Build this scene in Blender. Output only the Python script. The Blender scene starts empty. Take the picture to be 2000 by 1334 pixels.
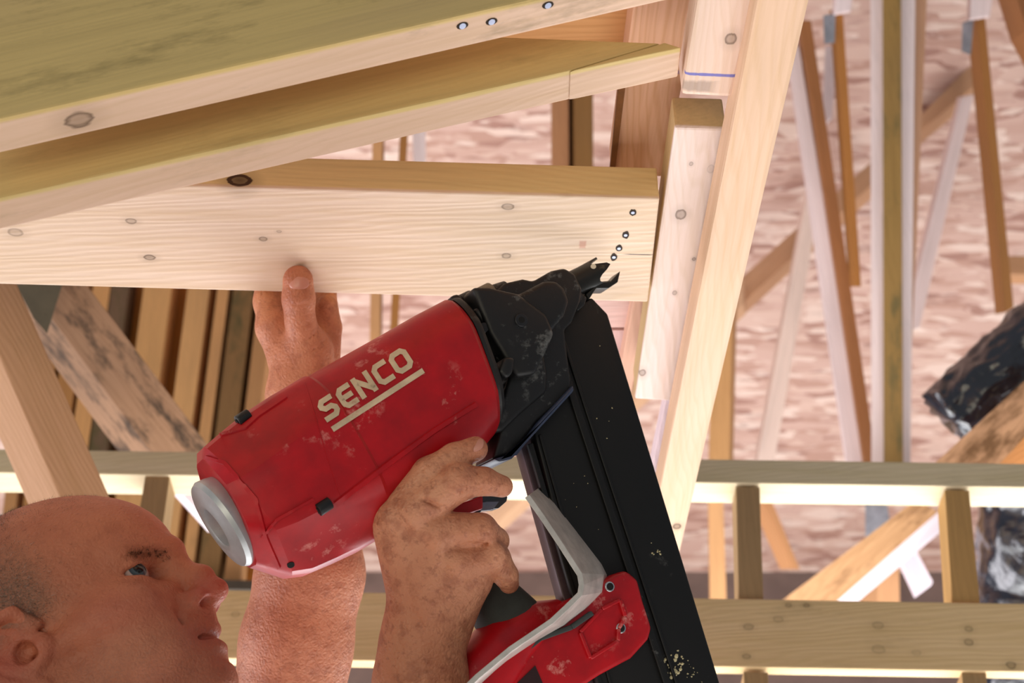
import bpy, bmesh, math, random
import numpy as np
from mathutils import Vector, Matrix
from mathutils.bvhtree import BVHTree
random.seed(7); rng = np.random.default_rng(7)
SC = bpy.context.scene
COL = SC.collection
# ------------------------------------------------------------------ camera
FPX = 3000.0; PITCH = math.radians(40); CAMZ = 1.0
CAM = Vector((0, 0, CAMZ))
RV = Vector((1, 0, 0)); FV = Vector((0, math.cos(PITCH), math.sin(PITCH))); UV = Vector((0, -math.sin(PITCH), math.cos(PITCH)))
cd = bpy.data.cameras.new('camera'); cam = bpy.data.objects.new('camera', cd); COL.objects.link(cam)
cd.sensor_width = 36; cd.lens = 36 * FPX / 2000; cd.clip_start = 0.05
cam.matrix_world = Matrix.Translation(CAM) @ Matrix((RV, UV, -FV)).transposed().to_4x4()
cd.dof.use_dof = True; cd.dof.focus_distance = 1.22; cd.dof.aperture_fstop = 8.0
SC.camera = cam
# ------------------------------------------------------------------ light
wd = bpy.data.worlds.new('world'); SC.world = wd; wd.use_nodes = True
bg = wd.node_tree.nodes['Background']; bg.inputs[0].default_value = (0.86, 0.92, 1.0, 1); bg.inputs[1].default_value = .36
def area(name, loc, target, size, sy, power, col):
    l = bpy.data.lights.new(name, 'AREA'); l.shape = 'RECTANGLE'; l.size = size; l.size_y = sy; l.energy = power; l.color = col
    o = bpy.data.objects.new(name, l); COL.objects.link(o); o.location = loc
    o.rotation_euler = (Vector(target) - Vector(loc)).to_track_quat('-Z', 'Y').to_euler(); return o
area('daylight_far_opening', (0.3, 4.4, 0.9), (0.0, 1.2, 2.0), 5.0, 1.6, 150, (0.95, 0.97, 1.0))
area('daylight_near_opening', (-1.1, -1.0, .2), (0.0, 1.0, 1.95), 2.6, 1.4, 44, (1.0, 0.90, 0.68))
area('daylight_floor_level', (0.4, 2.5, 0.25), (0.2, 2.5, 3.0), 3.6, 2.0, 70, (1.0, 0.98, 0.96))
area('underside_fill', (0.6, 2.15, 1.45), (0.6, 2.0, 3.0), 2.2, .7, 32, (0.98, 0.99, 1.0))  # unseen fill lamp, added to whiten the rail undersides
area('daylight_left_opening', (-3.4, 2.2, 0.9), (0.0, 1.6, 2.2), 2.6, 1.6, 130, (0.98, 0.95, 1.0))
SC.view_settings.view_transform = 'Standard'; SC.view_settings.look = 'None'
SC.view_settings.gamma = 1.0; SC.view_settings.use_curve_mapping = False; SC.view_settings.exposure = -0.40

# ------------------------------------------------------------------ placing
def rd(px, py): return FV + RV * ((px - 1000) / FPX) + UV * ((667 - py) / FPX)
def P(px, py, d): return CAM + rd(px, py) * d
def PY(px, py, Y): r = rd(px, py); return CAM + r * (Y / r.y)
def PZ(px, py, Z): r = rd(px, py); return CAM + r * ((Z - CAMZ) / r.z)
def tag(o, label=None, cat=None, group=None, kind=None):
    if label: o['label'] = label
    if cat: o['category'] = cat
    if group: o['group'] = group
    if kind: o['kind'] = kind
    return o
def empty(name, loc, label=None, cat=None, group=None, kind=None):
    o = bpy.data.objects.new(name, None); COL.objects.link(o); o.location = loc; o.empty_display_size = .05
    return tag(o, label, cat, group, kind)
def link(name, me, mat, parent=None, M=None):
    o = bpy.data.objects.new(name, me); COL.objects.link(o)
    if mat: me.materials.append(mat)
    M = M or Matrix()
    if parent is not None:
        o.parent = parent
        W = parent_world(parent)
        o.matrix_basis = W.inverted() @ M
    else: o.matrix_basis = M
    return o
def parent_world(o):
    M = o.matrix_basis.copy()
    while o.parent: o = o.parent; M = o.matrix_basis @ M
    return M
def smooth(me, on=True): me.polygons.foreach_set('use_smooth', [on] * len(me.polygons)); me.update()

# ------------------------------------------------------------------ materials
def newmat(name):
    m = bpy.data.materials.new(name); m.use_nodes = True; nt = m.node_tree
    return m, nt, nt.nodes['Principled BSDF']
def srgb(c):
    f = lambda v: (v / 255 / 12.92) if v / 255 <= .04045 else ((v / 255 + .055) / 1.055) ** 2.4
    return tuple(f(v) for v in c[:3]) + (1,)
class NT:
    def __init__(s, nt): s.nt = nt
    def n(s, t, **k):
        x = s.nt.nodes.new(t)
        for a, b in k.items(): setattr(x, a, b)
        return x
    def l(s, a, b): s.nt.links.new(a, b)
    def coord(s, kind='Object'): return s.n('ShaderNodeTexCoord').outputs[kind]
    def mapping(s, v, scale=(1, 1, 1), loc=(0, 0, 0), rot=(0, 0, 0)):
        m = s.n('ShaderNodeMapping'); s.l(v, m.inputs[0]); m.inputs[1].default_value = loc; m.inputs[2].default_value = rot; m.inputs[3].default_value = scale
        return m.outputs[0]
    def noise(s, v, scale, detail=3, rough=.55, dist=0):
        m = s.n('ShaderNodeTexNoise'); s.l(v, m.inputs['Vector']); m.inputs['Scale'].default_value = scale; m.inputs['Detail'].default_value = detail
        m.inputs['Roughness'].default_value = rough; m.inputs['Distortion'].default_value = dist; return m.outputs[0]
    def ramp(s, v, stops, interp='LINEAR'):
        r = s.n('ShaderNodeValToRGB'); s.l(v, r.inputs[0]); r.color_ramp.interpolation = interp
        e = r.color_ramp.elements
        while len(e) < len(stops): e.new(.5)
        for i, (p, c) in enumerate(stops):
            e[i].position = p; e[i].color = c if len(c) == 4 else tuple(c) + (1,)
        return r.outputs[0]
    def mask(s, v, a, b):
        m = s.n('ShaderNodeMapRange'); s.l(v, m.inputs[0]); m.inputs[1].default_value = a; m.inputs[2].default_value = b; return m.outputs[0]
    def mix(s, f, a, b, bt='MIX'):
        m = s.n('ShaderNodeMix', data_type='RGBA', blend_type=bt)
        for i, x in ((0, f), (6, a), (7, b)):
            if hasattr(x, 'is_linked') or hasattr(x, 'links'): s.l(x, m.inputs[i])
            else: m.inputs[i].default_value = x
        return m.outputs[2]
    def math(s, op, a, b=None):
        m = s.n('ShaderNodeMath', operation=op)
        for i, x in ((0, a), (1, b)):
            if x is None: continue
            if hasattr(x, 'links'): s.l(x, m.inputs[i])
            else: m.inputs[i].default_value = x
        return m.outputs[0]
    def bump(s, h, b, strength=.3, dist=.002):
        m = s.n('ShaderNodeBump'); s.l(h, m.inputs['Height']); m.inputs['Strength'].default_value = strength; m.inputs['Distance'].default_value = dist
        s.l(m.outputs[0], b.inputs['Normal'])
_wc = {}
def wood(col, dark=None, knots=(), stain=0.0, line=.7, seed=0, marks=(), stc=(92, 84, 52), face=None):
    """knots: list of (local point, radius, strength) ; local x is the grain"""
    key = (tuple(col), tuple(dark or ()), stain, line, seed, stc, face)
    if not knots and not marks and key in _wc: return _wc[key]
    m, nt, b = newmat('wood'); N = NT(nt)
    col = (col[0], col[1] * .985, min(255, col[2] * 1.05)); c1 = srgb(col); c2 = srgb(dark or tuple(v * .84 for v in col))
    v = N.coord()
    off = (seed * 1.37, seed * .73, seed * 2.1)
    warp = N.noise(N.mapping(v, (2.2, 14, 14), off), 1.0, 3)
    g1 = N.noise(N.mapping(v, (5, 130, 130), off), 1.0, 4, .65)
    add = N.n('ShaderNodeVectorMath', operation='MULTIPLY_ADD'); N.l(warp, add.inputs[0]); add.inputs[1].default_value = (0, .03, .03); N.l(v, add.inputs[2])
    wv = N.n('ShaderNodeTexWave', wave_type='BANDS', bands_direction='DIAGONAL'); N.l(N.mapping(add.outputs[0], (.12, 1, 1)), wv.inputs['Vector'])
    wv.inputs['Scale'].default_value = 95; wv.inputs['Distortion'].default_value = .9; wv.inputs['Detail'].default_value = 2; wv.inputs['Detail Scale'].default_value = .8
    f1 = N.math('MULTIPLY', N.mask(wv.outputs[1], .62, 1.0), .26 * line)
    f2 = N.math('MULTIPLY', N.mask(g1, .42, .72), .45)
    c = N.mix(f1, c1, c2); c = N.mix(f2, c, c2)
    if face:                                    # lit underside against dimmer olive sides, painted into the colour: (plane, side, colour)
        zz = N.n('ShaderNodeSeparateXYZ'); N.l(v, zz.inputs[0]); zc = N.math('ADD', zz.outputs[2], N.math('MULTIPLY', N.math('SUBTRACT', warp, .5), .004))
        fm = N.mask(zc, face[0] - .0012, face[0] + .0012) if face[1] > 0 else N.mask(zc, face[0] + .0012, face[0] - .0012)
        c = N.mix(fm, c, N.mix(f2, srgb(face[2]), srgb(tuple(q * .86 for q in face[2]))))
    big = N.noise(N.mapping(v, (3, 9, 9), off), 1.0, 2)
    c = N.mix(N.math('MULTIPLY', N.mask(big, .5, .75), .4), c, tuple(min(1, x * .82 + .02) for x in c2[:3]) + (1,))
    if stain:
        st = N.noise(N.mapping(v, (9, 26, 26), off), 1.0, 5, .7)
        c = N.mix(N.math('MULTIPLY', N.mask(st, .56 - .05 * stain, .74 - .07 * stain), min(1, stain)), c, srgb(stc))
    for (p, r, s) in knots:
        sub = N.n('ShaderNodeVectorMath', operation='SUBTRACT'); N.l(v, sub.inputs[0]); sub.inputs[1].default_value = p
        sc = N.n('ShaderNodeVectorMath', operation='MULTIPLY'); N.l(sub.outputs[0], sc.inputs[0]); sc.inputs[1].default_value = (.72 / r, 1.0 / r, 1.0 / r)
        ln = N.n('ShaderNodeVectorMath', operation='LENGTH'); N.l(sc.outputs[0], ln.inputs[0])
        d = N.math('ADD', ln.outputs['Value'], N.math('MULTIPLY', N.math('SUBTRACT', g1, .5), .9))
        rr = N.ramp(N.math('MULTIPLY', d, .4), [(0, (.5 * s,) * 3), (.18, (.45 * s,) * 3), (.29, (.85 * s,) * 3), (.36, (.16 * s,) * 3), (.8, (0, 0, 0))])
        c = N.mix(rr, c, srgb((70, 46, 26)))
    for (p, sz, colr, s) in marks:      # thin box-shaped pencil / chalk marks
        sub = N.n('ShaderNodeVectorMath', operation='SUBTRACT'); N.l(v, sub.inputs[0]); sub.inputs[1].default_value = p
        sc = N.n('ShaderNodeVectorMath', operation='DIVIDE'); N.l(sub.outputs[0], sc.inputs[0]); sc.inputs[1].default_value = sz
        ab = N.n('ShaderNodeVectorMath', operation='ABSOLUTE'); N.l(sc.outputs[0], ab.inputs[0])
        sp = N.n('ShaderNodeSeparateXYZ'); N.l(ab.outputs[0], sp.inputs[0])
        mx = N.math('MAXIMUM', N.math('MAXIMUM', sp.outputs[0], sp.outputs[1]), sp.outputs[2])
        edge = N.math('ADD', mx, N.math('MULTIPLY', N.math('SUBTRACT', g1, .5), 1.2))
        c = N.mix(N.math('MULTIPLY', N.math('SUBTRACT', 1.0, N.mask(edge, .6, 1.1)), s), c, srgb(colr))
    N.l(c, b.inputs['Base Color']); b.inputs['Roughness'].default_value = .68
    b.inputs['Specular IOR Level'].default_value = .25
    N.bump(N.math('ADD', g1, N.math('MULTIPLY', wv.outputs[1], .5)), b, .35, .0009)
    if not knots and not marks: _wc[key] = m
    return m
def plain(name, col, rough=.5, metal=0, spec=.5, dust=.0, speck=None, speck_amt=0.0, bump=0.0, scale=60, coat=0):
    m, nt, b = newmat(name); N = NT(nt); v = N.coord()
    n1 = N.noise(N.mapping(v), scale, 4, .6)
    c = N.mix(N.mask(n1, .3, .7), srgb(tuple(x * .9 for x in col)), srgb(tuple(min(255, x * 1.08) for x in col)))
    if speck:
        n2 = N.noise(N.mapping(v, loc=(3, 1, 2)), 38, 6, .72); n3 = N.noise(N.mapping(v, loc=(1, 4, 2)), 14, 2, .5)
        f = N.math('MULTIPLY', N.math('MULTIPLY', N.mask(n2, .6 - dust, .68 - dust * .6), N.mask(n3, .5 - dust, .62 - dust)), speck_amt)
        c = N.mix(f, c, srgb(speck))
    N.l(c, b.inputs['Base Color']); b.inputs['Roughness'].default_value = rough; b.inputs['Metallic'].default_value = metal
    b.inputs['Specular IOR Level'].default_value = spec; b.inputs['Coat Weight'].default_value = coat
    if bump: N.bump(N.noise(N.mapping(v), scale * 4, 3), b, bump, .0006)
    return m
def osb_mat():
    m, nt, b = newmat('osb'); N = NT(nt); v = N.coord(); c = None
    cols = [(190, 153, 138), (178, 138, 122), (204, 170, 155), (160, 118, 104), (196, 160, 146), (216, 188, 174)]
    for i, (rot, off) in enumerate(((.25, 0), (-.35, 5), (.05, 9))):
        vv = N.mapping(v, (13, 60, 40), (off, off * .7, 0), (0, 0, rot))
        w = N.n('ShaderNodeTexVoronoi', feature='F1'); N.l(vv, w.inputs['Vector']); w.inputs['Scale'].default_value = 1.0; w.inputs['Randomness'].default_value = 1
        sp = N.n('ShaderNodeSeparateColor'); N.l(w.outputs['Color'], sp.inputs[0])
        rc = N.ramp(sp.outputs[0], [((k + .5) / 6, srgb(cols[(k + i * 2) % 6])) for k in range(6)], 'CONSTANT')
        if c is None: c = rc
        else: c = N.mix(N.mask(sp.outputs[1 + (i % 2)], .45, .5), c, rc)
        last = w.outputs['Distance']
    dk = N.noise(N.mapping(v, (7, 26, 20), (4, 1, 1)), 1.0, 4, .7)
    c = N.mix(N.math('MULTIPLY', N.mask(dk, .58, .72), .55), c, srgb((112, 74, 66)))
    c = N.mix(N.math('MULTIPLY', N.mask(N.noise(N.mapping(v, (9, 30, 20), (8, 1, 1)), 1.0, 3, .6), .60, .72), .6), c, srgb((245, 225, 212)))
    N.l(c, b.inputs['Base Color']); b.inputs['Roughness'].default_value = .75; N.bump(last, b, .5, .003)
    return m

# ------------------------------------------------------------------ board solids
def solid(name, bot, top, mat, axis=None, parent=None, bevel=0.0, label=None, cat=None, group=None, kind=None):
    """prism between two matching polygons; local x runs along axis (the grain)"""
    bot = [Vector(p) for p in bot]; top = [Vector(p) for p in top]; n = len(bot)
    ax = (Vector(axis[1]) - Vector(axis[0])).normalized() if axis else (bot[1] - bot[0]).normalized()
    nz = (top[0] - bot[0]); nz = (nz - ax * nz.dot(ax)).normalized(); ny = nz.cross(ax)
    o = sum(bot + top, Vector()) / (2 * n)
    M = Matrix.Translation(o) @ Matrix((ax, ny, nz)).transposed().to_4x4(); I = M.inverted()
    bm = bmesh.new()
    vb = [bm.verts.new(I @ p) for p in bot]; vt = [bm.verts.new(I @ p) for p in top]
    bm.faces.new(vb); bm.faces.new(vt[::-1])
    for i in range(n): bm.faces.new((vb[i], vt[i], vt[(i + 1) % n], vb[(i + 1) % n]))
    bmesh.ops.recalc_face_normals(bm, faces=bm.faces)
    if bevel: bmesh.ops.bevel(bm, geom=list(bm.edges), offset=bevel, segments=2, profile=.6, affect='EDGES', clamp_overlap=True)
    me = bpy.data.meshes.new(name); bm.to_mesh(me); bm.free()
    ob = link(name, me, None, parent, M)
    if callable(mat): mat = mat(I)
    me.materials.append(mat)
    tag(ob, label, cat, group, kind); return ob
def zboard(name, quad, Z, th, mat, axis=None, **k):   # underside at height Z
    bot = [PZ(x, y, Z) for x, y in quad]; top = [p + Vector((0, 0, th)) for p in bot]
    ax = (PZ(*axis[0], Z), PZ(*axis[1], Z)) if axis else None
    return solid(name, bot, top, mat, ax, **k)
def yboard(name, poly, Y, th, mat, axis=None, **k):   # face toward the photographer at depth Y
    bot = [PY(x, y, Y) for x, y in poly]; top = [p + Vector((0, th, 0)) for p in bot]
    ax = (PY(*axis[0], Y), PY(*axis[1], Y)) if axis else None
    return solid(name, bot, top, mat, ax, **k)
def web(name, quad, d, shift, mat, dd=.06, d2=None, axis=None, **k):   # free standing stick; quad[0],quad[1] top end, [2],[3] low end
    ds = [d, d, d2 or d, d2 or d]
    quad = list(quad)
    if max(quad[0][1], quad[1][1]) <= -40:           # runs on above the frame
        quad[0] = tuple(q + (q - r_) * .35 for q, r_ in zip(quad[0], quad[3])); quad[1] = tuple(q + (q - r_) * .35 for q, r_ in zip(quad[1], quad[2]))
    bot = [P(x, y, q) for (x, y), q in zip(quad, ds)]
    top = [P(x + shift[0], y + shift[1], q + dd) for (x, y), q in zip(quad, ds)]
    ax = ((bot[0] + bot[1]) / 2, (bot[2] + bot[3]) / 2)
    return solid(name, bot, top, mat, ax, **k)
def kn(pts, Z=None, Y=None):   # knots given on the picture of a board plane
    pl = (lambda x, y: PZ(x, y, Z)) if Z else (lambda x, y: PY(x, y, Y))
    return lambda I: [(I @ pl(x, y), r, s) for x, y, r, s in pts]

CREAM = (226, 203, 176); TAN = (205, 170, 120); OLIVE = (186, 158, 108); PALE = (232, 216, 202); ORANGE = (206, 150, 86)
# ------------------------------------------------------------------ setting
def quadmesh(name, pts, mat, th, kind='structure', label=None, axis=None):
    pts = [Vector(p) for p in pts]; n = (pts[1] - pts[0]).cross(pts[2] - pts[0]).normalized()
    return solid(name, pts, [p + n * th for p in pts], mat, axis or (pts[0], pts[1]), kind=kind, label=label)
conc = plain('concrete', (190, 184, 178), .85, scale=3, bump=.2)
quadmesh('floor', [(-5, -3, 0), (5, -3, 0), (5, 7, 0), (-5, 7, 0)], conc, -.1)
osb = osb_mat()
def dz(y): return 3.57 - .33 * (y - 3.06)
quadmesh('ceiling', [(-5, .4, dz(.4)), (5, .4, dz(.4)), (5, 4.3, dz(4.3)), (-5, 4.3, dz(4.3))], osb, .02, label='reddish oriented strand board roof deck above the trusses')
gw = plain('grey_board', (128, 108, 100), .8, scale=8)
quadmesh('wall_back', [(-5, 3.80, 2.55), (5, 3.80, 2.55), (5, 3.80, dz(3.8)), (-5, 3.80, dz(3.8))], gw, -.03, label='grey brown board band at the eave under the roof deck')

# stud wall behind the man, left
wl = empty('wall_left', PY(340, 1100, 2.45), 'brown sheathed wall with a row of upright orange studs', kind='structure')
ply = wood((176, 112, 40), (136, 82, 26), seed=3)
yboard('sheathing', [(120, 480), (560, 480), (535, 1140), (40, 1140)], 2.45, .015, ply, axis=((340, 500), (300, 1100)), parent=wl)
for i, (xt, w, c, stn) in enumerate([(165, 34, (196, 142, 78), 0), (207, 34, (226, 172, 104), 0), (243, 34, (122, 98, 70), .9), (316, 54, (226, 176, 108), 0), (396, 42, (230, 180, 112), 0), (444, 22, (220, 168, 104), .2), (484, 40, (146, 112, 66), .9), (530, 30, (196, 148, 92), .2), (118, 30, (190, 140, 80), 0), (75, 24, (200, 150, 92), 0)]):
    xb = xt - 92 + i * 2
    yboard('stud', [(xt - w / 2, 500), (xt + w / 2, 500), (xb + w / 2, 1140), (xb - w / 2, 1140)], 2.38, .06, wood(c, stain=stn, seed=i), axis=((xt, 500), (xb, 1140)), parent=wl)
yboard('shade_band', [(150, 1128), (520, 1134), (520, 1152), (150, 1146)], 2.36, .06, plain('shadow_brown', (70, 58, 46), .8), parent=wl)  # dark strip painted in for the shadow at the foot of the wall

# ------------------------------------------------------------------ far roof trusses
def truss(name, at, label): return empty(name, P(*at), label, 'truss', 'roof trusses under the deck')
t1 = truss('roof_truss', (1742, 450, 3.0), 'tall olive post web with pale edges standing alone right of centre')
BR = (176, 124, 72)
web('web', [(1724, -40), (1760, -40), (1764, 940), (1726, 940)], 2.9, (0, 0), wood((150, 118, 62), (112, 86, 44), stain=.8, seed=5), parent=t1, dd=.05)
web('web', [(1700, -40), (1724, -40), (1726, 940), (1702, 940)], 2.93, (0, 0), wood(PALE, seed=6), parent=t1, dd=.03)
web('web', [(1760, -40), (1788, -40), (1778, 940), (1764, 940)], 2.93, (0, 0), wood(PALE, seed=7), parent=t1, dd=.03)
web('web', [(1788, -40), (1812, -40), (1782, 660), (1774, 660)], 2.96, (0, 0), wood((196, 152, 112), seed=8), parent=t1, dd=.04)
t2 = truss('roof_truss', (1600, 450, 3.2), 'truss of brown slanting webs between the long pale board and the olive post')
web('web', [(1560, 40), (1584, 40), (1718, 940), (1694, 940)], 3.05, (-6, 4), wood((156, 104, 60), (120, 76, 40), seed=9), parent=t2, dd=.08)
web('web', [(1538, 100), (1560, 90), (1696, 940), (1660, 940)], 3.1, (-4, 0), wood(PALE, seed=54), parent=t2)  # pale strip added for the lit left side of the brown web
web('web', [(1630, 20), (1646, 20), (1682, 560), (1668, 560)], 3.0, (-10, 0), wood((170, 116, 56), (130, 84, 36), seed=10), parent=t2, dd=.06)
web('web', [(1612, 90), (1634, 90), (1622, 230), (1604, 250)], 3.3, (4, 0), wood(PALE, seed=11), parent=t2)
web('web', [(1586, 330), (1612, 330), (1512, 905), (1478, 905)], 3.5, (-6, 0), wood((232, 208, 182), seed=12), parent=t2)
web('web', [(1445, 545), (1452, 590), (1706, 358), (1706, 312)], 3.6, (4, 22), wood((190, 146, 104), seed=13), parent=t2)
web('web', [(1776, 248), (1790, 262), (1910, 162), (1905, 118)], 3.6, (4, 22), wood((190, 146, 104), seed=13), parent=t2)
web('web', [(1390, 560), (1432, 560), (1424, 910), (1384, 910)], 3.3, (8, 0), wood((196, 150, 92), (150, 106, 56), seed=14), parent=t2)
web('nail_plate', [(1608, 30), (1632, 26), (1630, 84), (1610, 86)], 2.99, (0, 0), plain('galvanised', (150, 152, 160), .45, .6), parent=t2, dd=.004)
web('cap_block', [(1636, -50), (1672, -40), (1662, 24), (1630, 30)], 2.96, (-6, 0), wood(PALE, seed=15), parent=t2, bevel=.004)
t3 = truss('roof_truss', (1930, 300, 3.2), 'truss of thin brown and pale webs near the upper right corner')
web('web', [(1908, 40), (1924, 34), (1980, 600), (1964, 610)], 3.05, (-20, 4), wood((160, 110, 56), seed=16), parent=t3, dd=.07)
web('web', [(1878, 190), (1902, 185), (1796, 640), (1762, 650)], 3.5, (-8, 0), wood((236, 214, 196), seed=17), parent=t3)
web('web', [(1975, -40), (2030, -40), (2060, 160), (2006, 60)], 2.9, (-32, 20), wood((140, 92, 52), seed=18), parent=t3)
web('web', [(1962, 500), (1966, 534), (2060, 536), (2060, 500)], 3.4, (0, 20), wood((180, 134, 90), seed=19), parent=t3)
web('nail_plate', [(1880, 44), (1902, 36), (1896, 108), (1878, 100)], 3.04, (0, 0), plain('galvanised', (150, 152, 160), .45, .6), parent=t3, dd=.004)
web('cap_block', [(1898, -50), (1945, -40), (1934, 34), (1894, 40)], 2.96, (-6, 0), wood(PALE, seed=20), parent=t3, bevel=.004)
t4 = truss('roof_truss', (1100, 250, 3.0), 'truss of short brown uprights seen in the gap over the held board')
web('web', [(1076, 120), (1110, 120), (1112, 600), (1078, 600)], 2.9, (6, 0), wood((164, 116, 74), seed=21), parent=t4)
web('web', [(1122, 120), (1158, 120), (1160, 600), (1124, 600)], 2.88, (-8, 0), wood((128, 90, 44), seed=22), parent=t4)
web('web', [(728, 200), (748, 200), (742, 680), (722, 680)], 2.9, (4, 0), wood((184, 136, 84), seed=23), parent=t4)
web('web', [(784, 200), (800, 200), (776, 680), (760, 680)], 2.9, (0, 0), wood((150, 100, 44), seed=24), parent=t4)
web('web', [(804, 200), (830, 200), (832, 330), (808, 330)], 2.95, (0, 0), wood(PALE, seed=25), parent=t4)
t5 = truss('roof_truss', (1650, 1080, 2.9), 'truss corner of lit diagonal webs seen through the ladder frame')
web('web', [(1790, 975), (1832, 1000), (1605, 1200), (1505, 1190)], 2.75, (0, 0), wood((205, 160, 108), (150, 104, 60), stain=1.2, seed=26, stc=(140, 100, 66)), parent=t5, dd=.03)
web('web', [(1832, 1000), (1836, 1040), (1640, 1205), (1602, 1200)], 2.77, (0, 0), wood((244, 236, 232), seed=27), parent=t5, dd=.03)  # lit underside of the brown diagonal, painted as a white strip
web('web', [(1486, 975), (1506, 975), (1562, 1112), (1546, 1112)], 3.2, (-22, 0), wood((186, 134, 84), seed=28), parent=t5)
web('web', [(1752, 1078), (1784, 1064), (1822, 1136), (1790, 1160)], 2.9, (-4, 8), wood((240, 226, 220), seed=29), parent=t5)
web('web', [(1716, 1100), (1756, 1096), (1758, 1200), (1712, 1200)], 3.0, (-34, 0), wood((198, 150, 100), seed=30), parent=t5)
web('web', [(1384, 960), (1412, 960), (1420, 1200), (1388, 1200)], 2.9, (-2, 0), wood((205, 156, 100), seed=31), parent=t5)
web('web', [(1690, 980), (1732, 980), (1740, 1030), (1690, 1060)], 3.0, (0, 0), plain('galvanised', (150, 150, 158), .5, .4), parent=t5, dd=.01)
web('web', [(1452, 545), (1452, 592), (972, 1020), (948, 980)], 3.55, (4, 22), wood((205, 165, 122), seed=13), parent=t2)

# ------------------------------------------------------------------ ladder frame
YL = 1.59
lf = empty('ladder_frame', PY(1200, 1180, YL), 'long ladder shaped frame of two rails and short posts below the deck', 'frame')
yboard('upper_rail', [(-1400, 857), (3300, 924), (3300, 970), (-1400, 903)], YL, .045, wood((222, 209, 166), (198, 182, 134), seed=33, stain=.15), parent=lf, bevel=.0015)
yboard('lower_rail', [(300, 1150), (3300, 1201), (3300, 1334), (300, 1283)], YL, .018,
       lambda I: wood((236, 208, 150), (208, 176, 116), kn([(1462, 1224, 0.0048, 0.60), (1458, 1282, 0.0042, 0.68), (1540, 1182, 0.0036, 0.68), (1575, 1182, 0.0036, 0.75), (1520, 1210, 0.0054, 0.38), (1715, 1222, 0.0060, 0.45), (1892, 1228, 0.0048, 0.60), (1892, 1254, 0.0048, 0.68), (1975, 1300, 0.0054, 0.75), (1716, 1268, 0.0072, 0.38), (1790, 1275, 0.0048, 0.30), (460, 1200, 0.0048, 0.38)], Y=YL)(I), seed=34, stain=.2), parent=lf, bevel=.0015)
PST = (176, 146, 98)
for q in ([(1437, 950), (1484, 951), (1491, 1168), (1443, 1168)], [(1845, 957), (1893, 958), (1914, 1176), (1860, 1175)], [(284, 926), (332, 927), (300, 1152), (246, 1151)],
          [(1452, 1312), (1500, 1313), (1506, 1420), (1458, 1420)], [(1878, 1313), (1926, 1313), (1936, 1420), (1888, 1420)], [(560, 1288), (604, 1288), (596, 1420), (552, 1420)]):
    yboard('post', q, YL + .004, .042, wood(PST if q[0][0] != 1845 else (196, 156, 92), seed=q[0][0] % 17, stain=.2), parent=lf, bevel=.001, axis=(q[0], q[3]))

# left leaning boards
g2 = web('brace_board', [(10, 500), (128, 500), (430, 900), (300, 890)], 2.05, (-42, 30),
       wood((154, 120, 86), (112, 80, 54), stain=1.7, seed=36, stc=(66, 50, 36)), dd=.05, d2=2.12, bevel=.002,
       label='mottled brown diagonal brace with a pale lit lower edge, left of the hand', cat='board')
web('nail_plate', [(30, 555), (122, 555), (92, 652), (66, 622)], 2.04, (0, 0), plain('galvanised_dull', (92, 84, 66), .6, .1, scale=25, speck=(50, 44, 32), speck_amt=.8), parent=g2, dd=.004)
web('brace_board', [(-120, 420), (-25, 420), (262, 1080), (164, 1080)], 1.75, (-62, 16),
       wood((196, 154, 112), (172, 130, 88), stain=.15, seed=37), dd=.04, d2=1.68, bevel=.002,
       label='wide tan diagonal board with white lit underside above the man', cat='board')
web('brace_board', [(322, 928), (352, 920), (440, 1010), (415, 1030)], 2.2, (-8, 10), wood((240, 230, 220), seed=38), label='short white lit diagonal stick behind the rear of the nail gun', cat='board')

# ------------------------------------------------------------------ near boards
ZC = 1.929
HB = [(256, 432, .0042, .75), (30, 454, .006, .6), (292, 503, .0045, 1), (514, 467, .0035, .8), (992, 404, .0045, .8), (989, 500, .004, .8), (106 + 1000, 379, .003, .6), (545, 452, .002, .6)]
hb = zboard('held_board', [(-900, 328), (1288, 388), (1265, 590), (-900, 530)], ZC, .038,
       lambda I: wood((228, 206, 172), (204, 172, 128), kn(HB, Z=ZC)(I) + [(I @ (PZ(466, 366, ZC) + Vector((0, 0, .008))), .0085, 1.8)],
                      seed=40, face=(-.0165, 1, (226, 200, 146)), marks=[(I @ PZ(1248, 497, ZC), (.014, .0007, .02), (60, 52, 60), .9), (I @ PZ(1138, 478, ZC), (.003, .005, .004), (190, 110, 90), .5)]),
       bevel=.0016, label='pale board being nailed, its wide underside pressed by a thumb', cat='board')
def nail(px, py, Z, parent, r=.0028, Y=None, lab=None):
    p = PZ(px, py, Z) if Y is None else PY(px, py, Y)
    n = Vector((0, 0, -1)) if Y is None else Vector((0, -.3, -1)).normalized()
    for nm, rr, off, m in (('nail_hole', r * 1.9, .0002, HOLE), ('nail', r, .0006, STEEL)):
        bm = bmesh.new()
        ring = [bm.verts.new((math.cos(a) * rr * (1 + (.28 * random.uniform(-1, 1) if nm == 'nail_hole' else 0)) * (1.5 if nm == 'nail_hole' else 1), math.sin(a) * rr, 0)) for a in [i * math.tau / 12 for i in range(12)]]
        low = [bm.verts.new((v.co.x, v.co.y, -.003)) for v in ring]
        bm.faces.new(ring)
        for i in range(12): bm.faces.new((ring[i], low[i], low[(i + 1) % 12], ring[(i + 1) % 12]))
        me = bpy.data.meshes.new(nm); bm.to_mesh(me); bm.free()
        q = n.to_track_quat('Z', 'X'); M = Matrix.Translation(p + n * off) @ q.to_matrix().to_4x4()
        link(nm, me, m, parent, M)
HOLE = plain('torn_hole', (52, 38, 26), .9); STEEL = plain('nail_steel', (150, 156, 176), .35, .9)
for x, y in ((1236, 415), (1222, 459), (1209, 485), (1199, 502)): nail(x, y, ZC, hb, .0016)

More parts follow.
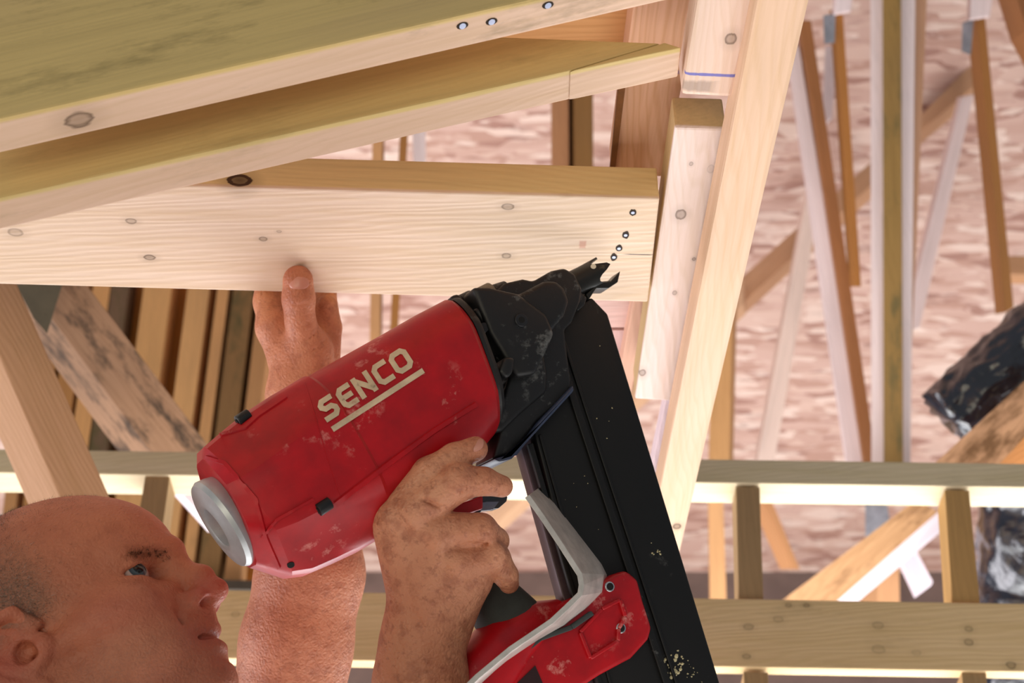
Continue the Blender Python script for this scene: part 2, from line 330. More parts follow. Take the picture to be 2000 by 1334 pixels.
YB = .76
th = empty('truss_heel', PY(1300, 95, YB), 'olive tapered rafter ending in a cut tip over the held board', 'rafter')
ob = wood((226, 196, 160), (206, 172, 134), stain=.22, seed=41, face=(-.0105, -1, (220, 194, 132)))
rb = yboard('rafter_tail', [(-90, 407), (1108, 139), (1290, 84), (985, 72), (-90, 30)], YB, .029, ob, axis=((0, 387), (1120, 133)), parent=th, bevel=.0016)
yboard('cut_wedge', [(1113, 139), (1330, 93), (1298, 83)], YB, .029, ob, axis=((1113, 139), (1330, 93)), parent=th, bevel=.001)
def bn(o, px, py, Y, dy):  # nail in a sloping rafter underside
    p = PY(px, py, Y + dy)
    return p
YA = .69
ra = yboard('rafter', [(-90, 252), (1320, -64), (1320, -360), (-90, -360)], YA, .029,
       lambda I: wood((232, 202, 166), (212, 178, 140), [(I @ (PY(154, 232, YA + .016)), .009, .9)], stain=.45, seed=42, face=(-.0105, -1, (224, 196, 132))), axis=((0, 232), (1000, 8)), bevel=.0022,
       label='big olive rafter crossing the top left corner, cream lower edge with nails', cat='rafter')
def under_nail(o, x0, y0, x1, y1, px, py, Y):
    # point on the underside plane of a sloping rafter through the front edge line
    a = PY(x0, y0, Y); b = PY(x1, y1, Y); ax = (b - a).normalized(); n = ax.cross(Vector((0, 1, 0))).normalized()
    if n.z > 0: n = -n
    r = rd(px, py); t = (a - CAM).dot(n) / r.dot(n); p = CAM + r * t
    for nm, rr, off, m in (('nail_hole', .0030, .0003, HOLE), ('nail', .0026, .0008, STEEL)):
        bm = bmesh.new(); bmesh.ops.create_cone(bm, cap_ends=True, segments=12, radius1=rr, radius2=rr, depth=.003)
        me = bpy.data.meshes.new(nm); bm.to_mesh(me); bm.free()
        q = n.to_track_quat('Z', 'X'); M = Matrix.Translation(p + n * (off - .0015)) @ q.to_matrix().to_4x4()
        if nm == 'nail_hole': M = M @ Matrix.Diagonal((1.5, 1, 1, 1))
        link(nm, me, m, o, M)
for x, y in ((903, 50), (960, 42), (1070, 10)): under_nail(ra, 0, 232, 1000, 8, x, y, YA)
for x, y in ((1021, 175), (1058, 168)): under_nail(rb, 0, 387, 1120, 133, x, y, YB)

zboard('blocking_board', [(880, -60), (1240, -60), (1230, 130), (860, 130)], 2.035, .03, wood((222, 172, 108), (190, 136, 76), seed=43), axis=((860, 130), (1230, 130)),
       label='orange blocking board peeking between the two rafters', cat='board', bevel=.001)
d1 = zboard('soffit_board', [(1246, -60), (1378, -60), (1296, 345), (1193, 345)], 2.0, .038,
       lambda I: wood((224, 180, 138), (198, 146, 100), marks=[(I @ PZ(1300, 140, 2.0), (.002, .012, .01), (60, 80, 170), .85)], seed=44, line=1.5), axis=((1310, -60), (1245, 345)),
       label='orange brown board running up behind the tapered rafter tip', cat='board', bevel=.0016)
zboard('bark_edge', [(1210, 150), (1224, 150), (1201, 335), (1191, 335)], 1.996, .006, plain('bark', (120, 76, 36), .9, bump=.6, scale=90), parent=d1, axis=((1215, 160), (1195, 330)))
zboard('soffit_board', [(1371, -60), (1494, -60), (1431, 191), (1330, 186)], 1.925, .036,
       lambda I: wood((232, 208, 180), (208, 176, 142), kn([(1427, 76, .005, .9)], Z=1.925)(I), seed=45, marks=[(I @ PZ(1385, 146, 1.925), (.0016, .05, .004), (70, 88, 190), .8), (I @ PZ(1355, 168, 1.925), (.006, .018, .004), (120, 104, 96), .5)]), axis=((1430, -60), (1380, 188)),
       label='cream board end with a blue pencil line at the top centre', cat='board', bevel=.004)
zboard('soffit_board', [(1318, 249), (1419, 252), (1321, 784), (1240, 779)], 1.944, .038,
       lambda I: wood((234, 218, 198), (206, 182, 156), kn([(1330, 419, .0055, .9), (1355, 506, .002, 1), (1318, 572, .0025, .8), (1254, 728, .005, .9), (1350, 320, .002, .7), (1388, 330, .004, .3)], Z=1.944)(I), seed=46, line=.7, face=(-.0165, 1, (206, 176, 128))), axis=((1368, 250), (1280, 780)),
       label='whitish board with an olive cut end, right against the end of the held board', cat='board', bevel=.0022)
zboard('long_board', [(1490, -60), (1596, -60), (1312, 1150), (1250, 1150)], 1.902, .038,
       lambda I: wood((228, 196, 158), (206, 168, 126), kn([(1322, 1028, .005, 1.2)], Z=1.902)(I), seed=47, line=.8), axis=((1530, 0), (1300, 1060)),
       label='long pale board running from the top edge down behind the black magazine', cat='board', bevel=.004)
zboard('lath', [(1310, 740), (1330, 740), (1286, 985), (1258, 985)], 1.955, .02, wood((238, 222, 214), seed=48), axis=((1318, 740), (1270, 985)),
       label='thin lavender white lath left of the long pale board', cat='board')
zboard('bark_strip', [(1328, 740), (1340, 740), (1300, 975), (1284, 975)], 1.948, .01, plain('red_bark', (120, 62, 48), .9, bump=.8, scale=120, speck=(214, 190, 170), speck_amt=1),
       label='dark red bark strip between the lath and the long pale board', cat='bark')
zboard('short_plank', [(1168, 560), (1240, 560), (1226, 640), (1150, 640)], 2.02, .02, wood((222, 190, 170), seed=49), axis=((1150, 600), (1235, 600)), label='upper pink plank under the end of the held board', cat='plank', bevel=.001)
zboard('short_plank', [(1150, 645), (1225, 645), (1205, 780), (1150, 780)], 2.02, .02, wood((208, 178, 164), seed=50), axis=((1180, 645), (1170, 780)), label='lower pink plank beside the top of the black magazine', cat='plank', bevel=.001)
zboard('short_plank', [(1243, 560), (1276, 560), (1226, 800), (1196, 800)], 2.0, .03, wood((222, 180, 146), seed=51), axis=((1260, 560), (1212, 800)), label='slim tan plank left of the whitish board', cat='plank', bevel=.001)

# ------------------------------------------------------------------ black duct
def tube(name, a, b, ra_, rb_, mat, parent, nr=90, ns=60, amp=.007):
    a = Vector(a); b = Vector(b); ax = (b - a).normalized(); u = ax.orthogonal().normalized(); w = ax.cross(u)
    from mathutils import noise
    vs, fs = [], []
    for i in range(ns):
        t = i / (ns - 1)
        for j in range(nr):
            an = j / nr * math.tau; r = ra_ + (rb_ - ra_) * t
            q = Vector((math.cos(an) * 2.2, math.sin(an) * 2.2, t * 9))
            r += amp * (noise.noise(q) + .8 * abs(noise.noise(q * 1.7))) + amp * .12 * math.sin(t * 50 + 6 * noise.noise(q))
            p = a.lerp(b, t) + (u * math.cos(an) + w * math.sin(an)) * r
            if i == 0: p -= ax * amp * 2 * noise.noise(Vector((math.cos(an) * 3, math.sin(an) * 3, 5)))
            vs.append(p)
    for i in range(ns - 1):
        for j in range(nr): fs.append((i * nr + j, i * nr + (j + 1) % nr, (i + 1) * nr + (j + 1) % nr, (i + 1) * nr + j))
    c0 = len(vs); vs.append(a); c1 = len(vs); vs.append(b)
    for j in range(nr): fs.append((c0, (j + 1) % nr, j)); fs.append((c1, (ns - 1) * nr + j, (ns - 1) * nr + (j + 1) % nr))
    o = a.copy(); me = bpy.data.meshes.new(name); me.from_pydata([p - o for p in vs], [], fs); smooth(me)
    return link(name, me, mat, parent, Matrix.Translation(o))
BLK = plain('black_plastic', (18, 20, 32), .25, 0, .8, coat=.6)
NT_ = NT(BLK.node_tree); _v = NT_.coord(); NT_.bump(NT_.noise(NT_.mapping(_v, (1, 1, 1)), 14, 3, .5, 1.2), BLK.node_tree.nodes['Principled BSDF'], .5, .02)
tag(tube('duct', P(1858, 822, 2.3), P(2200, 520, 2.3), .056, .062, BLK, None), 'crumpled glossy black plastic duct above the right end of the frame', 'duct')
tag(tube('duct', P(2020, 930, 2.6), P(1990, 1350, 2.6), .085, .085, BLK, None), 'dark plastic wrapped duct behind the right end of the ladder frame', 'duct')
web('brace_board', [(2060, 690), (2060, 790), (1935, 925), (1822, 908)], 2.15, (0, 0), wood((196, 152, 108), (120, 84, 56), stain=1.6, seed=52, stc=(110, 78, 50)), dd=.04, label='rough brown diagonal board just under the glossy black duct', cat='board')
web('brace_board', [(2060, 800), (2060, 925), (1940, 925), (1950, 900)], 2.2, (0, 0), wood((206, 146, 84), seed=53), dd=.04, label='orange board end in the corner under the rough diagonal board', cat='board')
#@@GUN
# ------------------------------------------------------------------ nail gun
GA = P(445, 1020, 1.16); GB = P(1170, 540, 1.33)
GX = (GB - GA).normalized(); GZ = (-FV + GX * FV.dot(GX)).normalized(); GY = GZ.cross(GX)
def G(px, py, w=0.0):
    r = rd(px, py); o = GA + GZ * w; return CAM + r * ((o - CAM).dot(GZ) / r.dot(GZ))
RED = plain('red_plastic', (176, 6, 20), .4, 0, .45, speck=(226, 150, 140), speck_amt=.7, dust=.02, bump=.15, scale=40)
DRED = plain('dark_red_plastic', (170, 8, 20), .45, 0, .4, bump=.1)
BLACK = plain('black_casting', (11, 12, 14), .5, 0, .5, speck=(120, 122, 120), speck_amt=.6, dust=.06, bump=.3, scale=50)
MAG = plain('black_anodised', (9, 9, 8), .5, 0, .4, speck=(140, 140, 136), speck_amt=.35, bump=.1, scale=50)
GREY = plain('cast_aluminium', (182, 186, 188), .42, .5, .5, bump=.3, scale=22, speck=(70, 72, 76), speck_amt=.5)
HOOK = plain('brushed_aluminium', (205, 200, 192), .4, .35, .5, bump=.1)
RUB = plain('grey_rubber', (66, 70, 68), .75, 0, .3, bump=.3)
WHITE = plain('logo_print', (214, 192, 160), .6, speck=(170, 60, 50), speck_amt=.5)
CHR = plain('bright_steel', (200, 202, 204), .25, .9)
gun = empty('nail_gun', GA, 'red and black pneumatic framing nail gun with cream lettering, gripped in the right hand', 'nail gun')
MG = Matrix.Translation(GA) @ Matrix((GX, GY, GZ)).transposed().to_4x4(); MGI = MG.inverted()
def gmesh(name, vs, fs, mat, parent=None, bevel=0, sm=False, label=None, ang=30):
    bm = bmesh.new(); vv = [bm.verts.new(MGI @ Vector(v)) for v in vs]
    for f in fs:
        try: bm.faces.new([vv[i] for i in f])
        except ValueError: pass
    bmesh.ops.recalc_face_normals(bm, faces=bm.faces)
    if bevel:
        e = [e for e in bm.edges if len(e.link_faces) == 2 and e.calc_face_angle(0) > math.radians(ang)]
        bmesh.ops.bevel(bm, geom=e, offset=bevel, segments=3, profile=.5, affect='EDGES', clamp_overlap=True)
    me = bpy.data.meshes.new(name); bm.to_mesh(me); bm.free(); smooth(me, sm)
    if sm: me.set_sharp_from_angle(angle=math.radians(38))
    o = link(name, me, mat, parent or gun, MG); tag(o, label); return o
def gplate(name, poly, w0, w1, mat, bevel=.0015, parent=None, label=None, sm=True):
    n = len(poly)
    a = [G(x, y, w0) for x, y in poly]; nrm = GZ * (w1 - w0)
    vs = a + [p + nrm for p in a]
    fs = [tuple(range(n)), tuple(range(2 * n - 1, n - 1, -1))] + [(i, (i + 1) % n, n + (i + 1) % n, n + i) for i in range(n)]
    return gmesh(name, vs, fs, mat, parent, bevel, sm, label)
def gcyl(name, a, b, r0, r1, mat, parent=None, n=24, bevel=.0006, label=None, knurl=0):
    a = Vector(a); b = Vector(b); ax = (b - a).normalized(); u = ax.orthogonal().normalized(); w = ax.cross(u)
    vs = []
    for c, r in ((a, r0), (b, r1)):
        for i in range(n):
            rr = r * (1 + (knurl if i % 2 else 0)); t = i / n * math.tau; vs.append(c + (u * math.cos(t) + w * math.sin(t)) * rr)
    fs = [tuple(range(n)), tuple(range(2 * n - 1, n - 1, -1))] + [(i, (i + 1) % n, n + (i + 1) % n, n + i) for i in range(n)]
    return gmesh(name, vs, fs, mat, parent, bevel, True, label)
# housing: loft of rounded octagon rings; top and bottom of each ring given on the picture at w = 0
def ring(top, bot, wz, n=3.2, m=48, facet=0.0, cw=0.0):
    a = G(*top); b = G(*bot); c = (a + b) / 2; h = (a - b) / 2; R = h.length; hn = h.normalized()
    out = []
    for i in range(m):
        t = i / m * math.tau; cx, sx = math.cos(t), math.sin(t)
        e = 2.0 / n
        y = math.copysign(abs(cx) ** e, cx); z = math.copysign(abs(sx) ** e, sx)
        if facet:                                   # chamfered octagon
            ca, sa = cx, sx; k = 1 / max(abs(ca), abs(sa), (abs(ca) + abs(sa)) * .74)
            y = y * (1 - facet) + ca * k * facet; z = z * (1 - facet) + sa * k * facet
        out.append(c + hn * (R * y) + GZ * (wz * z + cw))
    return out
SEC = [((405, 924), (486, 1098), .036, .9), ((390, 902), (494, 1106), .043, 1), ((391, 880), (562, 1127), .052, 1), ((432, 845), (600, 1122), .056, 1), ((472, 812), (645, 1103), .058, .9),
       ((520, 780), (690, 1082), .059, .7), ((583, 742), (752, 1046), .060, .3), ((590, 742), (758, 1042), .058, .2), ((640, 714), (790, 1022), .0575, .15), ((745, 656), (860, 960), .0565, .15), ((800, 625), (905, 910), .055, .2),
       ((852, 598), (948, 860), .053, .3), ((862, 598), (955, 850), .050, .4)]
vs = []; m_ = 48
for tp, bt, wz, fc in SEC: vs += ring(tp, bt, wz, 2.4 if tp[0] < 700 else 3.6 if tp[0] > 780 else 3.0, m_, fc)
fs = [(k * m_ + i, k * m_ + (i + 1) % m_, (k + 1) * m_ + (i + 1) % m_, (k + 1) * m_ + i) for k in range(len(SEC) - 1) for i in range(m_)]
fs += [tuple(range(m_)), tuple(range((len(SEC) - 1) * m_, len(SEC) * m_))]
hous = gmesh('housing', vs, fs, RED, sm=True, label='scuffed bright red housing')
hous.data.set_sharp_from_angle(angle=math.radians(20))
bv = BVHTree.FromPolygons([MG @ v.co for v in hous.data.vertices], [tuple(p.vertices) for p in hous.data.polygons])
def onbody(px, py, lift=.0004):
    r = rd(px, py).normalized(); h = bv.ray_cast(CAM, r)
    return (h[0] + h[1] * lift * (1 if h[1].dot(-FV) > 0 else -1), h[1]) if h[0] is not None else (G(px, py, .055), GZ)
# rear cap ring (a shade proud) and the notched rim
vs = []; C2 = [((386, 882), (556, 1128), .0505, .9), ((390, 905), (496, 1108), .043, .9), ((404, 925), (488, 1100), .036, .8)]
# grey end disc with recessed port
ec = G(447, 1015, 0) - GX * .004
def disc_ring(r, off, m=40, sx=1.0): return [ec + (GY * math.cos(i / m * math.tau) * r + GZ * math.sin(i / m * math.tau) * r * sx) + GX * off for i in range(m)]
RR = [(.034, .012), (.0365, .004), (.0375, -.002), (.0355, -.0055), (.024, -.007), (.0205, -.0085), (.0185, -.0085), (.0165, -.007), (.0150, .018), (.004, .019)]
vs = []
for r_, off in RR: vs += disc_ring(r_, off)
fs = [(k * 40 + i, k * 40 + (i + 1) % 40, (k + 1) * 40 + (i + 1) % 40, (k + 1) * 40 + i) for k in range(len(RR) - 1) for i in range(40)] + [tuple(range(len(vs) - 40, len(vs)))]
cap = gmesh('end_cap', vs, fs, GREY, sm=True, label='dull grey metal end cap with a round port')
# two socket bolts in rear shoulders, small screw hole
for px, py in ((474, 817), (632, 990)):
    p, nn = onbody(px, py, 0)
    gcyl('bolt', p + GX * .006 + nn * -.0004, p - GX * .005 - nn * .0004, .0050, .0050, BLACK)
    gcyl('bolt_socket', p - GX * .0049 - nn * .0004, p - GX * .0056 - nn * .0004, .0026, .0026, plain('socket', (4, 4, 4), .9), bevel=0)
p, nn = onbody(568, 1103, 0); gcyl('screw_hole', p - nn * .002, p + nn * .0006, .0028, .0028, plain('socket', (8, 8, 8), .9), bevel=0)
# raised shoulder rib along the lower side and the parting seam
def strip(name, pts, wd, mat, lift=.0012, n=24, parent=None):
    vs, fs = [], []; L = []
    for (a, b) in zip(pts[:-1], pts[1:]):
        for k in range(n): L.append((a[0] + (b[0] - a[0]) * k / n, a[1] + (b[1] - a[1]) * k / n))
    L.append(pts[-1])
    for i, (x, y) in enumerate(L):
        x2, y2 = L[min(i + 1, len(L) - 1)]; x1, y1 = L[max(i - 1, 0)]; dx, dy = x2 - x1, y2 - y1; l = math.hypot(dx, dy) or 1; nx, ny = -dy / l, dx / l
        for s_, lf in ((-1, -.0008), (-.6, lift), (.6, lift), (1, -.0008)): vs.append(onbody(x + nx * wd * s_, y + ny * wd * s_, lf)[0])
    for i in range(len(L) - 1):
        for j in range(3): fs.append((i * 4 + j, i * 4 + j + 1, i * 4 + 5 + j, i * 4 + 4 + j))
    return gmesh(name, vs, fs, mat, parent or hous, sm=True)
strip('seam', [(596, 748), (612, 800), (635, 880), (660, 955), (672, 985)], 1.6, DRED, .0003)
strip('rib', [(655, 985), (760, 905), (850, 840), (930, 790)], 7, RED, .0016)
strip('rib', [(512, 1050), (540, 1015), (612, 975)], 4, RED, .0014)
strip('rib', [(403, 893), (440, 905), (500, 975), (520, 1050), (545, 1108)], 5, RED, .0016)
strip('rib', [(430, 850), (480, 835), (505, 812), (560, 775)], 4, RED, .0012)
# lettering: squared capitals with cut corners, laid on the housing
LU = (205, -133); LU = (LU[0] / math.hypot(*LU), LU[1] / math.hypot(*LU)); LV = (LU[1], -LU[0])
def L2(u, v): return (648 + LU[0] * u + LV[0] * v, 838 + LU[1] * u + LV[1] * v)
def stroke(pts, wd):
    """closed ribbon polygons (quads) along a poly line in logo space, mitred"""
    qs = []; L = []; R_ = []
    for i, p in enumerate(pts):
        a = pts[max(i - 1, 0)]; b = pts[min(i + 1, len(pts) - 1)]
        d1_ = Vector((p[0] - a[0], p[1] - a[1])); d2_ = Vector((b[0] - p[0], b[1] - p[1]))
        if d1_.length == 0: d1_ = d2_
        if d2_.length == 0: d2_ = d1_
        d1_.normalize(); d2_.normalize(); n1 = Vector((-d1_.y, d1_.x)); n2 = Vector((-d2_.y, d2_.x)); mm = (n1 + n2).normalized(); k = wd / 2 / max(.4, mm.dot(n1))
        L.append((p[0] + mm.x * k, p[1] + mm.y * k)); R_.append((p[0] - mm.x * k, p[1] - mm.y * k))
    for i in range(len(pts) - 1): qs.append((L[i], L[i + 1], R_[i + 1], R_[i]))
    return qs
W_ = 10.5; B0 = 15.0; T0 = 60.0; MID = (B0 + T0) / 2
def letter(ch, u0, w):
    l, r = u0 + W_ / 2, u0 + w - W_ / 2; b, t = B0 + W_ / 2, T0 - W_ / 2; c = 6
    if ch == 'S': return [[(u0 - 1, b), (r - c, b), (r, b + c), (r, MID - c + 1), (r - c, MID + 1), (l + c, MID + 1), (l, MID + c + 1), (l, t - c), (l + c, t), (r + 4, t)]]
    if ch == 'E': return [[(u0 + w, b), (l + c, b), (l, b + c), (l, t - c), (l + c, t), (u0 + w, t)], [(l, MID), (u0 + w - 3, MID)]]
    if ch == 'N': return [[(l, B0), (l, T0)], [(l, T0 - 6), (r, B0 + 6)], [(r, B0), (r, T0)]]
    if ch == 'C': return [[(u0 + w, b), (l + c, b), (l, b + c), (l, t - c), (l + c, t), (u0 + w, t)]]
    if ch == 'O': return [[(MIDX(l, r), b), (l + c, b), (l, b + c), (l, t - c), (l + c, t), (r - c, t), (r, t - c), (r, b + c), (r - c, b), (MIDX(l, r), b)]]
def MIDX(a, b): return (a + b) / 2
def draped(name, quads, mat, lift):
    vs, fs = [], []
    for q in quads:
        n = 6; base = len(vs)
        for i in range(n + 1):
            for j in range(n + 1):
                s_, t_ = i / n, j / n
                a = [q[0][k] * (1 - s_) + q[1][k] * s_ for k in (0, 1)]; b = [q[3][k] * (1 - s_) + q[2][k] * s_ for k in (0, 1)]
                vs.append(onbody(*L2(a[0] * (1 - t_) + b[0] * t_, a[1] * (1 - t_) + b[1] * t_), lift)[0])
        for i in range(n):
            for j in range(n): fs.append((base + i * (n + 1) + j, base + (i + 1) * (n + 1) + j, base + (i + 1) * (n + 1) + j + 1, base + i * (n + 1) + j + 1))
    return gmesh(name, vs, fs, mat, hous)
for k, (ch, u0, w) in enumerate((('S', 0, 35), ('E', 42, 33), ('N', 81, 38), ('C', 125, 34), ('O', 165, 40))):
    q = []
    for pl in letter(ch, u0, w): q += stroke(pl, W_)
    draped('letter', q, WHITE, .0005 + k * .00001)
draped('underline', [((0, 0 + 4), (212, 4), (212, -8 + 1), (0, -8 + 1))], WHITE, .0005)
# black nose casting
vs = ring((864, 597), (952, 846), .0505, 3.6, 48, .4) + ring((870, 593), (958, 848), .051, 3.6, 48, .4) + ring((876, 592), (964, 836), .049, 3.6, 48, .4)
fs = [(k * 48 + i, k * 48 + (i + 1) % 48, (k + 1) * 48 + (i + 1) % 48, (k + 1) * 48 + i) for k in range(2) for i in range(48)] + [tuple(range(48)), tuple(range(96, 144))]
gmesh('front_flange', vs, fs, BLACK, sm=True)
gplate('gear_block', [(868, 604), (900, 604), (955, 616), (1008, 655), (1022, 690), (1004, 730), (985, 766), (950, 772), (900, 690)], -.03, .040, BLACK, .004)
gplate('flange_ear', [(970, 706), (990, 708), (986, 738), (974, 750), (958, 736)], .03, .049, BLACK, .003)
gplate('flange_ear', [(856, 598), (872, 591), (884, 603), (886, 622), (872, 624)], -.01, .02, BLACK, .003)
cast = gplate('nose_casting', [(880, 612), (905, 600), (930, 598), (950, 580), (985, 572), (1005, 576), (1040, 556), (1064, 551), (1084, 562), (1098, 590), (1094, 615), (1078, 655), (1064, 668), (1070, 720), (1076, 765), (1074, 785), (1050, 812), (1010, 845), (965, 905), (925, 915), (935, 880), (944, 850), (942, 815), (952, 795), (966, 780), (970, 740), (930, 690)], -.020, .024, BLACK, .003, label='scuffed black cast nose')
gplate('nose_block', [(905, 616), (960, 598), (1000, 585), (1045, 562), (1068, 560), (1084, 575), (1094, 600), (1085, 628), (1062, 655), (1035, 676), (1000, 688), (968, 690), (940, 668)], .014, .036, BLACK, .005)
gplate('nose_step', [(955, 700), (985, 690), (1052, 676), (1062, 730), (1062, 768), (1010, 812), (975, 846), (956, 850), (952, 815), (975, 780), (990, 735)], .02, .029, BLACK, .004)
MZ0 = plain('worn_black', (36, 37, 40), .35, .3)
b0 = G(1014, 628, .036)
gcyl('boss', b0, b0 + GZ * .003, .0115, .0105, MZ0); gcyl('boss', b0 + GZ * .002, b0 + GZ * .0055, .0062, .0055, MZ0); gcyl('boss_socket', b0 + GZ * .0054, b0 + GZ * .0058, .0026, .0026, plain('socket', (4, 4, 4), .9), bevel=0)
for x, y, r in ((945, 640, .004), (992, 598, .003), (985, 716, .0045)):
    c = G(x, y, .036 if y < 700 else .03); gcyl('bolt', c - GZ * .01, c + GZ * .002, r, r, BLACK)
gcyl('depth_dial', G(922, 594, .018), G(962, 574, .018), .0098, .0098, plain('knurled_steel', (128, 120, 104), .5, .5), n=64, knurl=.05, label='grey knurled depth dial')
gcyl('dial_collar', G(964, 576, .014), G(990, 564, .014), .0085, .007, BLACK); gcyl('dial_collar', G(905, 602, .006), G(926, 592, .006), .0115, .0115, BLACK)
gplate('side_lip', [(925, 915), (965, 905), (1010, 845), (1076, 775), (1078, 786), (1014, 856), (960, 915), (938, 922)], -.02, .028, plain('blue_black_edge', (50, 60, 84), .4), .002)
# muzzle: rolled steel tube with claws
MZ = plain('burnished_steel', (44, 44, 42), .38, .55, speck=(150, 140, 110), speck_amt=.4)
ma = G(1082, 573, .006); mb = G(1168, 533, .006); mx = (mb - ma).normalized(); mu = (GY - mx * GY.dot(mx)).normalized(); mw = mx.cross(mu)
if mw.dot(GZ) < 0: mw = -mw
vs, fs = [], []; nn_ = 30; ns_ = 14; r0 = .0118
for k in range(2):
    for i in range(ns_):
        for j in range(nn_):
            an = j / nn_ * math.tau; t = i / (ns_ - 1)
            claw = .5 + .5 * math.cos(an * 4 + .6)
            ln = (mb - ma).length * (.86 + .30 * claw ** 1.6) if t > .6 else (mb - ma).length * .86
            x = (mb - ma).length * .86 * t if t <= .6 else (mb - ma).length * .86 * .6 + (ln - (mb - ma).length * .86 * .6) * (t - .6) / .4
            r = (r0 - k * .0016) * (1 + (.12 * max(0, t - .7) / .3 * claw))
            vs.append(ma + mx * x + mu * math.cos(an) * r + mw * math.sin(an) * r)
for k in range(2):
    b = k * ns_ * nn_
    for i in range(ns_ - 1):
        for j in range(nn_): fs.append((b + i * nn_ + j, b + i * nn_ + (j + 1) % nn_, b + (i + 1) * nn_ + (j + 1) % nn_, b + (i + 1) * nn_ + j))
b = ns_ * nn_
for j in range(nn_): fs.append(((ns_ - 1) * nn_ + j, (ns_ - 1) * nn_ + (j + 1) % nn_, b + (ns_ - 1) * nn_ + (j + 1) % nn_, b + (ns_ - 1) * nn_ + j))
gmesh('muzzle', vs, fs, MZ, sm=True, label='dark steel muzzle with gripping claws')
hc = G(1148, 528, .006) + mw * .0108 ; gcyl('muzzle_hole', hc, hc + mw * .0016, .0022, .0022, plain('light_gap', (226, 214, 190), .8), bevel=0)
gplate('claw', [(1128, 585), (1150, 566), (1176, 560), (1195, 540), (1190, 562), (1172, 574), (1148, 574), (1134, 596)], -.006, .012, MZ, .001)
gcyl('muzzle_collar', ma - mx * .002, ma + mx * .009, .0155, .0150, BLACK)
gplate('latch', [(1092, 590), (1112, 575), (1130, 592), (1126, 606), (1112, 618), (1106, 604), (1096, 608)], .0, .018, BLACK, .0015)
# magazine
mg = gplate('magazine', [(1058, 650), (1090, 622), (1132, 596), (1163, 628), (1440, 1545), (1190, 1545), (1032, 900), (1018, 850)], -.016, .010, MAG, .002, label='long black nail magazine with raised ribs')
def bar(name, a, b, wd, w0, w1, mat, parent, bev=.0008):
    dx, dy = b[0] - a[0], b[1] - a[1]; l = math.hypot(dx, dy); nx, ny = -dy / l * wd, dx / l * wd
    return gplate(name, [(a[0] - nx, a[1] - ny), (b[0] - nx, b[1] - ny), (b[0] + nx, b[1] + ny), (a[0] + nx, a[1] + ny)], w0, w1, mat, bev, parent)
bar('magazine_rib', (1078, 664), (1352, 1500), 7, .008, .0135, MAG, mg)
bar('magazine_rib', (1098, 668), (1372, 1500), 3, .008, .0125, MAG, mg)
bar('magazine_rib', (1032, 868), (1210, 1480), 5, .008, .013, MAG, mg)
bar('magazine_rib', (1052, 850), (1230, 1480), 3, .008, .012, MAG, mg)
gplate('side_rail', [(1004, 878), (1022, 862), (1200, 1500), (1176, 1500)], -.012, .004, plain('purple_brown_rail', (84, 66, 70), .4, .3, speck=(160, 150, 150), speck_amt=.3), .001, mg)
# handle, trigger
def gloft(name, secs, mat, m=28, parent=None, label=None, n=2.4):
    """secs: (px,py, half width px, half w metres, direction px) ovals across the path"""
    vs = []
    for i, (x, y, hw, wz) in enumerate(secs):
        a = secs[max(i - 1, 0)]; b = secs[min(i + 1, len(secs) - 1)]; dx, dy = b[0] - a[0], b[1] - a[1]; l = math.hypot(dx, dy); nx, ny = -dy / l, dx / l
        c = G(x, y); h = G(x + nx * hw, y + ny * hw) - c
        for j in range(m):
            t = j / m * math.tau; cc, ss = math.cos(t), math.sin(t); e = 2 / n
            vs.append(c + h * math.copysign(abs(cc) ** e, cc) + GZ * wz * math.copysign(abs(ss) ** e, ss))
    fs = [(k * m + i, k * m + (i + 1) % m, (k + 1) * m + (i + 1) % m, (k + 1) * m + i) for k in range(len(secs) - 1) for i in range(m)] + [tuple(range(m)), tuple(range((len(secs) - 1) * m, len(secs) * m))]
    return gmesh(name, vs, fs, mat, parent, sm=True, label=label)
gloft('handle_neck', [(770, 950, 60, .03), (800, 985, 52, .024), (835, 1020, 46, .020), (870, 1060, 44, .019)], DRED)
gloft('handle', [(860, 1048, 45, .019), (905, 1100, 44, .0195), (945, 1150, 48, .020), (985, 1200, 60, .021), (1020, 1245, 70, .021)], RUB, label='grey rubber grip')
TR = plain('trigger_plastic', (24, 26, 34), .3, 0, .7)
gplate('trigger', [(905, 985), (925, 968), (980, 974), (978, 984), (962, 998), (935, 1000), (920, 1010)], -.006, .008, TR, .001, label='black trigger')
gplate('trigger_face', [(928, 985), (950, 980), (974, 980), (962, 996), (938, 998)], .008, .0092, plain('trigger_sheen', (120, 124, 140), .3, .3), .0004)
gplate('trigger_block', [(850, 1000), (900, 985), (925, 975), (925, 1002), (900, 1010), (860, 1030)], -.012, .011, DRED, .002)
ec_ = gplate('end_cover', [(920, 1290), (938, 1248), (985, 1212), (1042, 1195), (1100, 1170), (1165, 1130), (1190, 1122), (1212, 1140), (1222, 1180), (1239, 1232), (1232, 1255), (1200, 1290), (1140, 1322), (1080, 1360), (1020, 1420), (900, 1440), (880, 1360)], -.014, .020, RED, .004, label='red handle end cover with screw holes')
gplate('end_cover_inner', [(1172, 1185), (1215, 1165), (1222, 1200), (1210, 1225), (1208, 1250), (1150, 1288), (1138, 1250), (1130, 1235)], .0195, .0199, DRED, 0, parent=ec_)
def recess(poly, parent):  # raised rim round a hollow
    n = len(poly)
    for i in range(n): bar('rim', poly[i], poly[(i + 1) % n], 4, .018, .0225, RED, parent, .0012)
recess([(1130, 1235), (1172, 1190), (1208, 1172), (1218, 1205), (1205, 1228), (1204, 1252), (1150, 1286)], ec_)
gloft('end_tube', [(900, 1400, 60, .026), (940, 1320, 62, .028), (985, 1255, 58, .028), (1040, 1215, 44, .024), (1090, 1195, 26, .018)], RED)
